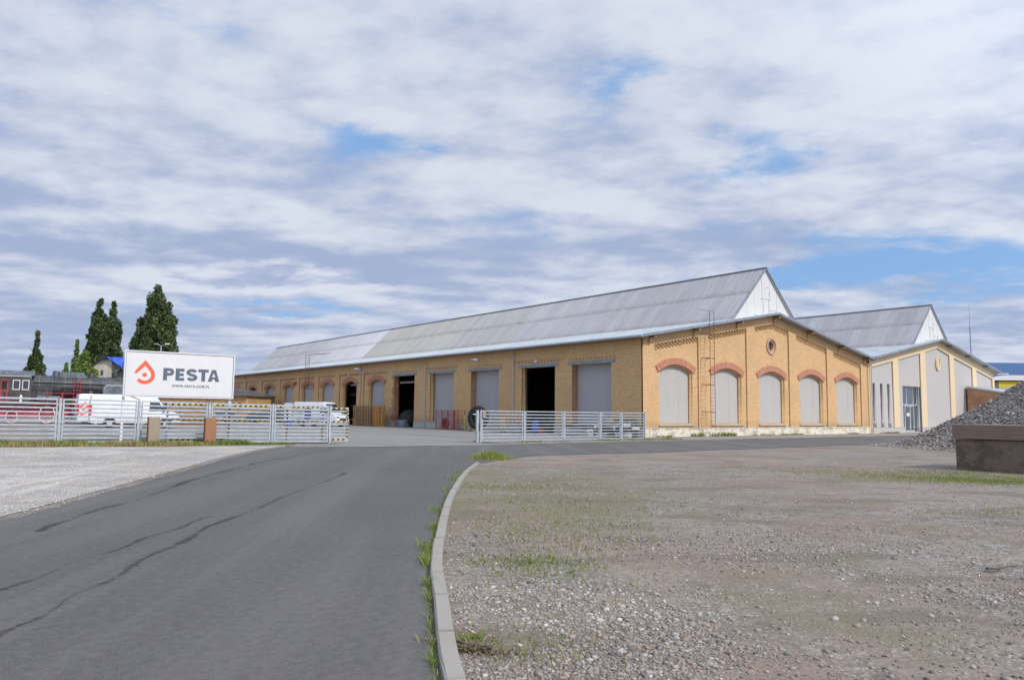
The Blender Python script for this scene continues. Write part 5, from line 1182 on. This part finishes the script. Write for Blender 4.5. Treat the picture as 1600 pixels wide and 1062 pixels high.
def lwheel(x, r):
    w_ = obj('wheel', plate([(x+r*math.cos(2*math.pi*i/28), .12+r+r*math.sin(2*math.pi*i/28)) for i in range(28)], [[(x+r*.82*math.cos(2*math.pi*i/28), .12+r+r*.82*math.sin(2*math.pi*i/28)) for i in range(28)]], .14, XZ(-1.05)), 'red', lc)
    obj('tyre', plate([(x+r*1.0*math.cos(2*math.pi*i/28), .12+r+r*1.0*math.sin(2*math.pi*i/28)) for i in range(28)], [[(x+r*.90*math.cos(2*math.pi*i/28), .12+r+r*.90*math.sin(2*math.pi*i/28)) for i in range(28)]], .03, XZ(-1.085)), 'white', w_)
    bm = bmesh.new()
    for k in range(12): a = 2*math.pi*k/12; bar(bm, (x, -1.0, .12+r), (x+r*.84*math.cos(a), -1.0, .12+r+r*.84*math.sin(a)), .05, .05)
    tube(bm, (x, -1.06, .12+r), (x, -.9, .12+r), r*.2, n=12); obj('spokes', bm, 'red', w_)
for x, r in ((1.05, .50), (3.95, .70), (5.55, .70), (7.15, .70), (9.6, .45)): lwheel(x, r)
bm = bmesh.new(); bar(bm, (3.95, -1.12, .7), (7.15, -1.12, .7), .05, .12); bar(bm, (5.55, -1.16, .72), (9.0, -1.16, .95), .05, .10); obj('coupling_rod', bm, 'red', lc)
obj('cylinder', T((8.4, -1.1, 1.0), (9.3, -1.1, 1.0), .38, n=18), 'red', lc)
tr = thing('locomotive_tender', 'dark brown locomotive tender coupled behind the cab at far left', 'tender', (l0.x-dv.normalized().x*1.0, l0.y-dv.normalized().y*1.0, gz(l0.x, l0.y)), math.atan2(dv.y, dv.x)); 
obj('tank', B(-7.5, -.1, -1.4, 1.4, 1.3, 3.5), 'locobrown', tr); obj('frame', B(-7.5, -.1, -1.1, 1.1, .7, 1.3), 'red', tr)
for x in (-1.3, -3.0, -4.8, -6.5): obj('wheel', T((x, -1.05, .6), (x, -.9, .6), .48, n=20), 'red', tr)
tk_ = thing('railway_track', 'rusty railway track under the locomotive', 'track', (l0.x, l0.y, gz(l0.x, l0.y)-.02), math.atan2(dv.y, dv.x))
for y in (-.78, .78): obj('rail', B(-12, 18, y-.04, y+.04, .0, .13), 'rust', tk_)

# ------------------------------------------------------------------ buildings behind
A2, B2 = PZ(243, 101), PZ(384.5, 99); dv = B2-A2; dv.z = 0; Lb = dv.length
yb = thing('yellow_brick_building', 'low yellow brick building with a row of small square windows', 'building', (A2.x, A2.y, gz(A2.x, A2.y)), math.atan2(dv.y, dv.x))
zz_ = 3.55; nw = 13; hs = []
for i in range(nw): x = Lb*(.085) + i*Lb*.0745; hs.append((x, x+.42)) if x+.42 < Lb-.2 else None
obj('wall', plate([(0, -.1), (Lb, -.1), (Lb, zz_), (0, zz_)], [[(a, 2.12), (b, 2.12), (b, 2.62), (a, 2.62)] for a, b in hs], .3, XZ(0)), 'brick_far', yb)
for a, b in hs: obj('window', B(a+.01, b-.01, .18, .22, 2.13, 2.61), 'glass', yb)
obj('end_wall', B(Lb-.3, Lb-.01, .301, 8, -.1, zz_), 'brick_far', yb)
rb = prism([(-.4, zz_-.05), (4.2, zz_+1.15), (8.6, zz_-.05)], -.4, Lb+.35, lambda u, v, w: (w, u, v))
for v in rb.verts:
    if v.co.z > zz_+1 and v.co.x > Lb: v.co.x -= 3.6
rf_ = obj('roof', rb, 'tile', yb)
h0_, h1_ = PZ(141, 128), PZ(192, 128); dv = h1_-h0_; dv.z = 0; g0 = gz(h0_.x, h0_.y)
ho = thing('tarp_roofed_house', 'pale rendered house with a blue tarpaulin over its roof', 'house', (h0_.x, h0_.y, g0), math.atan2(dv.y, dv.x))
hz_ = lambda py: (636.5-py)*128/F + 1.65 - g0
obj('wall', prism([(0, 0), (3.1, 0), (3.1, hz_(560)), (1.4, hz_(559)), (0, hz_(569))], 0, 8, XZ(0)), 'housewall', ho)
obj('wall', B(3.11, 6, 1, 8, 0, hz_(575)), 'housewall', ho)
for x in (.5, 1.3): obj('window', B(x, x+.4, -.03, .0, hz_(585), hz_(577)), 'glass', ho)
obj('roof', prism([(-.5, hz_(570.5)), (1.2, hz_(559.5)), (3.4, hz_(557)), (3.4, hz_(558.6)), (1.2, hz_(561)), (-.5, hz_(572))], -.6, 8.4, XZ(0)), 'tile', ho)
bm = bmesh.new(); prof = [(1.6, 558), (2.6, 556.8), (3.8, 557.0), (5.2, 557.5), (6.6, 558), (7.2, 562)]; g_r = []
for y in (-.75, .5, 2.5, 4.5, 6.5, 8.6): g_r.append([bm.verts.new((u, y, hz_(py)+.12+random.uniform(-.08, .08)-(.0 if y > -.5 else 1.3*max(0, (u-2.2))*.42))) for u, py in prof])
for i in range(5):
    for j in range(5): bm.faces.new((g_r[i][j], g_r[i][j+1], g_r[i+1][j+1], g_r[i+1][j]))
r = bmesh.ops.extrude_face_region(bm, geom=bm.faces[:]); bmesh.ops.translate(bm, verts=[q for q in r['geom'] if isinstance(q, bmesh.types.BMVert)], vec=(0, 0, .06)); obj('tarpaulin', bm, 'tarp', ho)
h3 = PZ(170, 120); g3 = gz(h3.x, h3.y)
sh = thing('gabled_shed', 'small dark gabled shed in front of the tarp roofed house', 'shed', (h3.x, h3.y, g3), rta); hz3 = lambda py: (636.5-py)*120/F+1.65-g3
obj('wall', prism([(0, 0), (3.5, 0), (3.5, hz3(590)), (1.6, hz3(576)), (.1, hz3(590))], 0, 6, XZ(0)), 'locoblack', sh)
bm = bmesh.new(); bar(bm, (-.25, 3, hz3(593.5)), (1.6, 3, hz3(573.5)), 6.6, .12); bar(bm, (1.62, 3, hz3(573.3)), (3.8, 3, hz3(592)), 6.6, .12); obj('roof', bm, 'tile', sh)
# street lamp above the sign
p = PZ(245, 90); lm = thing('street_lamp', 'twin arm street lamp rising behind the sign board', 'street lamp', (p.x, p.y, p.z), rta)
zl = (636.5-537)*90/F+1.65-p.z
obj('pole', T((0, 0, 0), (0, 0, zl), .09, .06), 'steel', lm); 
for s, e_ in ((1, .95), (-1, .75)): obj('arm', T((0, 0, zl-.05), (s*e_, 0, zl+.22), .035), 'steel', lm)
obj('lamp_head', B(.5, 1.0, -.12, .12, zl+.14, zl+.27), 'white', lm); obj('lamp_head', B(-.85, -.4, -.1, .1, zl+.14, zl+.22), 'steel', lm)

# ------------------------------------------------------------------ trees
def poplar(name, label, px, Z, ytop, w_px, mat, nsp, shape=1.0, trunks=(0,), leaf=.30, seed=1, low=.04, grp=None):
    global rng
    r0 = np.random.default_rng(seed); p = PZ(px, Z); H_t = (636.5-ytop)*Z/F + 1.65 - p.z; Wt = w_px*Z/F
    t = thing(name, label, 'tree', (p.x, p.y, p.z), 0, grp)
    allP, allT = [], []; cc = []
    for ti, off in enumerate(trunks):
        Ht = H_t*(1 - .03*ti); Wc = Wt/len(trunks)*1.35 if len(trunks) > 1 else Wt; bx_, by_ = rt.x*off*Wt, rt.y*off*Wt
        bm = T((bx_, by_, 0), (bx_, by_, Ht*.6), .35, .12, n=8)
        for k in range(10):
            z = Ht*(.12+.06*k); a = r0.uniform(0, 6.28); tube(bm, (bx_, by_, z), (bx_+math.cos(a)*Wc*.3, by_+math.sin(a)*Wc*.3, z+Ht*.14), .10, .03, n=5)
        obj('trunk', bm, 'bark', t)
        nl = max(5, int(nsp/14)); cps = max(4, int(nsp/nl))
        for li in range(nl):                                         # steep leaders, each a string of leaf clumps
            rr = (li/nl)**.6; a = li*2.4 + r0.uniform(-.4, .4); top = Ht*(1-.40*rr**2.2)*(r0.uniform(.84, 1.0) if li else 1.0)
            if shape == 2: top = Ht*(1-.66*rr)*(r0.uniform(.9, 1.0) if li else 1.0)
            lowz = Ht*low*r0.uniform(.5, 3.5)
            for k in range(cps):
                f = (k+r0.uniform(-.3, .3)+.5)/cps; z = lowz + (top-lowz)*f
                rad_ = Wc*.43*rr*(.66+.55*math.sin(min(1, f*1.15+.1)*math.pi*.75))*r0.uniform(.85, 1.15); vr = Wc*r0.uniform(.13, .19)*(1.0-.50*f**2)*(1.2 if Wc < 5 else 1); vh = max(vr*r0.uniform(1.3, 1.9), (top-lowz)/cps*.8*(1-.35*f))
                z = min(z, top - vh*.8); m_ = int(70+60*vr*vh*2.2)
                q = r0.normal(size=(m_, 3)); q /= np.linalg.norm(q, axis=1)[:, None]; q *= r0.uniform(.5, 1.12, (m_, 1))
                P_ = q*np.array([vr, vr, vh]); P_[:, 0] += math.cos(a)*rad_; P_[:, 1] += math.sin(a)*rad_; P_[:, 2] += z
                allP.append(P_ + np.array([bx_, by_, 0])); allT.append(np.clip(r0.normal(.5, .2)+r0.normal(0, .15, m_), 0, 1))
    P_ = np.concatenate(allP); T_ = np.concatenate(allT); n = len(P_); s = leaf*r0.uniform(.5, 1.1, n)
    R3 = rot_rand(n); q4 = np.array([(-1, 0, 0), (0, -.6, 0), (1, 0, 0), (0, .6, 0)])[None]*s[:, None, None]; V = np.einsum('nij,nkj->nki', R3, q4) + P_[:, None]
    soup('crown', V.reshape(-1, 3), np.arange(n*4).reshape(n, 4), np.repeat(T_, 4), mat, t, None)
    return t
poplar('poplar_tree', 'tallest dark poplar rising behind the sign board', 236, 140, 441, 70, 'poplar', 330, seed=3, leaf=.34, trunks=(0,), grp='poplars beyond the yard')
poplar('poplar_tree', 'twin topped dark poplar above the locomotive boiler', 157, 150, 463, 54, 'poplar', 190, trunks=(-.19, .19), seed=5, leaf=.34, grp='poplars beyond the yard')
poplar('poplar_tree', 'slim dark poplar shoot left of the twin topped poplar', 134, 151, 505, 16, 'poplar', 70, seed=15, leaf=.30, grp='poplars beyond the yard')
poplar('poplar_tree', 'small pointed poplar standing alone above the cab', 50, 190, 514, 36, 'poplar', 260, shape=2, seed=8, leaf=.36, grp='poplars beyond the yard')
poplar('leafy_tree', 'pointed mid green tree behind the locomotive dome', 113, 140, 530, 26, 'lightleaf', 110, shape=2, seed=11, leaf=.28)
poplar('leafy_tree', 'light green bushy tree between the dome and the pale house', 128, 120, 548, 46, 'lightleaf', 150, seed=12, leaf=.26)
poplar('leafy_tree', 'low light green bush at the left of the bushy tree', 98, 125, 566, 26, 'lightleaf', 70, seed=13, leaf=.24)
# low far hedge and tree line closing the horizon at the left
n = 26000; u = rng.uniform(-120, 400, n); zt2 = rng.uniform(0, 1, n); Q = np.array([PZ(v, 210) for v in (-120, 400)]); uu = (u+120)/520
P_ = Q[0][None]*(1-uu)[:, None] + Q[1][None]*uu[:, None]; P_[:, 2] = .4 + zt2*(4.2+2.2*fbm(np.column_stack([u*.08, u*0]), 1, 5)); P_[:, :2] += rng.normal(0, 1.5, (n, 2))
q4 = np.array([(-1, 0, 0), (0, -.6, 0), (1, 0, 0), (0, .6, 0)])[None]*rng.uniform(.3, .6, n)[:, None, None]; V = np.einsum('nij,nkj->nki', rot_rand(n), q4) + P_[:, None]
tag(soup('far_hedge', V.reshape(-1, 3), np.arange(n*4).reshape(n, 4), np.repeat(rng.uniform(0, .8, n), 4), 'poplar'), 'dark line of bushes far beyond the railway yard', 'hedge')

# ------------------------------------------------------------------ things along the long side
def pallet_mesh(name, mat):
    bm = bmesh.new()
    for i in range(5): box(bm, -.6, .6, -.40+i*.165, -.40+i*.165+.13, .108, .150)
    for x in (-.6, -.07, .46): box(bm, x, x+.14, -.40, .39, .095, .107); box(bm, x, x+.14, -.40, .39, .0, .035)
    for x in (-.6, -.07, .46):
        for y in (-.40, -.07, .27): box(bm, x, x+.14, y, y+.12, .036, .094)
    for v in bm.verts: v.co.z *= 1.36
    bmesh.ops.recalc_face_normals(bm, faces=bm.faces); me = bpy.data.meshes.new(name); bm.to_mesh(me); bm.free(); me.materials.append(M[mat]); return me
pm, pm2 = pallet_mesh('pallet_old', 'pallet'), pallet_mesh('pallet_new', 'palletnew')
wl = ['first', 'second', 'third', 'fourth']
nm_ = ['bottom', 'second', 'third', 'fourth', 'fifth', 'sixth', 'seventh', 'eighth', 'ninth', 'tenth', 'top']
for si, (y, x, me) in enumerate(((41.4, -1.6, pm), (39.95, -1.6, pm), (38.5, -1.6, pm), (36.75, -1.5, pm2))):
    for k in range(11):
        o = mesh_obj('pallet', me); o.location = (x+random.uniform(-.06, .06), y+random.uniform(-.07, .07), .0+gz(x, y)+k*.206); o.rotation_euler = (0, 0, rad(90)+random.uniform(-.03, .03))
        ds = ['brown pallet, {} one of the leftmost stack by the hall', 'brown pallet, {} one of the stack second from the left', 'brown pallet, {} one of the stack left of the yellow stack', 'fresh yellow pallet, {} one of the rightmost stack'][si]
        tag(o, ds.format(nm_[k]), 'pallet', 'pallets stacked against the brick hall')
for (y0, y1, lb) in ((22.55, 24.55, 'left faded red mesh rack standing before the grey shutter'), (20.7, 22.4, 'right faded red mesh rack beside its taller twin')):
    t = thing('mesh_rack', lb, 'rack', (0, 0, 0), 0, 'red mesh racks by the wall')
    bm = bmesh.new()
    for (xa_) in (-1.95, -1.25):
        for y in (y0, y1): bar(bm, (xa_, y, 0), (xa_, y, 1.83), .05, .05)
        for z in (.12, 1.8): bar(bm, (xa_, y0, z), (xa_, y1, z), .05, .05)
    for y in (y0, y1):
        for z in (.12, 1.8): bar(bm, (-1.95, y, z), (-1.25, y, z), .05, .05)
    obj('frame', bm, 'cage', t); bmb = B(-1.962, -1.945, -.012, .012, .12, 1.8); me = bpy.data.meshes.new('bar'); bmb.to_mesh(me); bmb.free(); me.materials.append(M['cage'])
    for k in range(1, 12): o = mesh_obj('bar', me, None, t); o.location = (0, y0+(y1-y0)*k/12, 0)
    for k in range(1, 6): bm = bmesh.new(); bar(bm, (-1.25, y0, .12+.28*k), (-1.25, y1, .12+.28*k), .02, .02); obj('bar', bm, 'cage', t)
    for k in range(1, 4): bm = bmesh.new(); bar(bm, (-1.955, y0, .12+.42*k), (-1.955, y1, .12+.42*k), .018, .018); obj('bar', bm, 'cage', t)
def torus(par, c, R_, r_, axis, mat, name, nu=40, nv=12, sq_=1.0):
    bm = bmesh.new(); vs = []
    for i in range(nu):
        a = 2*math.pi*i/nu; row = []
        for j in range(nv):
            b = 2*math.pi*j/nv; cr_ = math.copysign(abs(math.cos(b))**.6, math.cos(b)); sr = math.copysign(abs(math.sin(b))**.6, math.sin(b))
            rr = R_ + r_*cr_; w = r_*sq_*sr
            row.append(bm.verts.new((c[0]+(w if axis == 'X' else rr*math.cos(a)), c[1]+(rr*math.cos(a) if axis == 'X' else w), c[2]+rr*math.sin(a))))
        vs.append(row)
    for i in range(nu):
        for j in range(nv): k, l = (i+1) % nu, (j+1) % nv; bm.faces.new((vs[i][j], vs[k][j], vs[k][l], vs[i][l]))
    return obj(name, bm, mat, par, smooth=True)
def big_tyre(label, c, R_, wid, rz, mat='black'):
    t = thing('tractor_tyre', label, 'tyre', c, rz); torus(t, (0, 0, R_), R_*.72, R_*.25, 'X', mat, 'carcass', sq_=wid/(R_*.5))
    bm = bmesh.new()
    for i in range(22):
        a = 2*math.pi*i/22
        for s in (-1, 1):
            a2 = a + (.07 if s > 0 else -.07); p0_ = Vector((s*wid*.42, math.cos(a2)*R_*.97, R_+math.sin(a2)*R_*.97)); p1_ = Vector((0, math.cos(a2+.12*s)*R_*.995, R_+math.sin(a2+.12*s)*R_*.995)); bar(bm, p0_, p1_, .07, .06)
    obj('tread_lugs', bm, mat, t, 'stuff'); return t
big_tyre('huge black tractor tyre standing on a pallet by the gate post', (-2.9, 16.3, .15), 1.03, .55, rad(16))
o = mesh_obj('pallet', pm); o.location = (-2.9, 16.6, .0); o.rotation_euler = (0, 0, 1.2); tag(o, 'single flat pallet carrying the huge tractor tyre', 'pallet')
tr2 = thing('cable_reel', 'dark red coil of pipe leaning in the left mesh rack', 'coil', (-1.75, 23.2, .05), 0); torus(tr2, (0, 0, .55), .42, .12, 'X', 'cage', 'coil'); torus(tr2, (.15, 0, .55), .30, .10, 'X', 'rust', 'coil')
yf = thing('yellow_trestle', 'yellow steel trestle beside the huge tractor tyre', 'trestle', (-2.2, 19.0, 0), 0)
for y in (-.35, .35): obj('leg', B(-.03, .03, y-.035, y+.035, 0, 1.4 if y > 0 else 1.05), 'yellow', yf)
for z in (.75, 1.0): obj('crossbar', B(-.025, .025, -.35, .35, z, z+.07), 'yellow', yf)
yt = thing('yellow_hand_truck', 'thin yellow hand truck seen through the right fence', 'hand truck', (-2.4, 13.4, 0), 0)
for y in (-.16, .16): obj('upright', B(-.02, .02, y-.02, y+.02, .1, 1.3), 'yellow', yt)
for z in (.15, .7, 1.28): obj('crossbar', B(-.02, .02, -.14, .14, z, z+.04), 'yellow', yt)
for y in (-.24, .24): obj('wheel', T((.05, y-.03, .12), (.05, y+.03, .12), .12, n=14), 'black', yt)
bb = thing('blue_barrel', 'blue plastic barrel standing in the open doorway', 'barrel', (-.6, 11.3, 0), 0)
bm = bmesh.new()
for (z0, z1, r0_, r1_) in ((0, .1, .26, .29), (.1, .85, .29, .29), (.85, .92, .31, .31), (.92, 1.0, .29, .25)): tube(bm, (0, 0, z0), (0, 0, z1), r0_, r1_, n=18, caps=True)
obj('drum', bm, 'blue', bb); obj('lid', T((0, 0, 1.0), (0, 0, 1.03), .2, n=18), 'blue', bb)
rc = thing('red_canister', 'small red canister on the ground right of the blue barrel', 'canister', (-.9, 10.2, 0)); obj('body', B(-.15, .15, -.18, .18, 0, .42), 'lamp_red', rc); obj('handle', B(-.03, .03, -.1, .1, .421, .48), 'stripe', rc)
# low stacks of black bundles behind the right fence
for (y0, y1, h_, lb) in ((3.2, 6.3, .95, 'stack of grey sheeted bundles behind the right fence'), (1.2, 2.7, .9, 'low black bundle pile behind the fence near its end'), (-.5, .8, 1.2, 'dark covered pile beside the hall corner')):
    t = thing('material_stack', lb, 'stack', (0, 0, 0)); k = int(h_/.24)
    for i in range(k):
        for j in range(2): obj('bundle', rough_box(-2.3+j*.72+random.uniform(-.06, .06), -1.6+j*.72, y0+random.uniform(0, .25), y1-random.uniform(0, .3), .06+i*.25, .06+i*.25+.22, 2, .02), ('board' if (i+j) % 3 == 1 and y0 > 3 else 'stripe' if (i+j) % 3 else 'shutter'), t)
    for y in (y0+.3, y1-.4): obj('bearer', B(-2.35, -.9, y, y+.1, 0, .06), 'pallet', t)
og = thing('marker_board', 'small yellow marker board on a thin stake behind the fence', 'marker', (-1.9, 1.6, 0)); obj('stake', T((0, 0, 0), (0, 0, 1.1), .02, n=6), 'wood', og); obj('plate', B(-.02, .02, -.25, .22, 1.1, 1.28), 'yellow', og)
# covered machine in the far doorway
cm = thing('covered_machine', 'black tarpaulin covered machine parked in the narrow doorway', 'machine', (1.0, 34.6, .03)); bm = bmesh.new(); bmesh.ops.create_icosphere(bm, subdivisions=3, radius=1)
for v in bm.verts: v.co = Vector((v.co.x*1.0, v.co.y*1.5, max(0, v.co.z*1.0+.75) + .12*math.sin(5*v.co.x+4*v.co.y)))
obj('cover', bm, 'dark', cm, smooth=False); obj('bucket', B(-1.1, -.5, -.9, 1.1, .0, .75), 'trim', cm); obj('light', B(-1.13, -1.101, -.2, .1, .4, .5), 'signwhite', cm)
# racking inside the near doorway
rk = thing('storage_racking', 'steel storage racking inside the dark open doorway', 'racking', (0, 0, 0))
for y in (8.6, 11.6, 14.6): obj('upright', B(6.0, 6.1, y, y+.1, .03, 5.2), 'steel', rk); obj('upright', B(7.1, 7.2, y, y+.1, .03, 5.2), 'steel', rk)
for z in (1.4, 2.7, 4.0): obj('beam', B(5.97, 6.03, 8.6, 14.7, z, z+.12), 'wood', rk); obj('load', B(6.2, 7.1, 9.0+z*.2, 11.0, z+.13, z+.7), 'pallet', rk); obj('load', B(6.2, 7.1, 11.9, 13.9, z+.13, z+.85), 'shutter', rk)
# few sticks and debris on the lot
for (px, py, ln, aa, lb) in ((768, 1018, .42, 2.7, 'curved brown dead branch lying by the kerb'), (1542, 892, .5, .2, 'short dark stick lying on bare dirt')):
    p = at(px, py); t = thing('stick', lb, 'stick', (p.x, p.y, 0), aa+rta); bm = bmesh.new(); q = Vector((0, 0, .03))
    for k in range(6): q2 = q + Vector((ln/6, random.uniform(-.02, .03), random.uniform(-.008, .008))); tube(bm, q, q2, .016*(1-k*.1), .016*(1-k*.1-.1), n=6); q = q2
    obj('branch', bm, 'bark', t)
    if py > 1000:
        q = rng.normal(0, 1, (500, 2))*np.array([.13, .03]); h = np.full(500, .02)
        blades('dead_leaves', np.column_stack([q[:, 0]+.2, q[:, 1], np.zeros(500)]), rng.uniform(.01, .05, 500), 'drygrass', 2.0, .006, parent=t, tints=rng.uniform(.6, 1, 500))
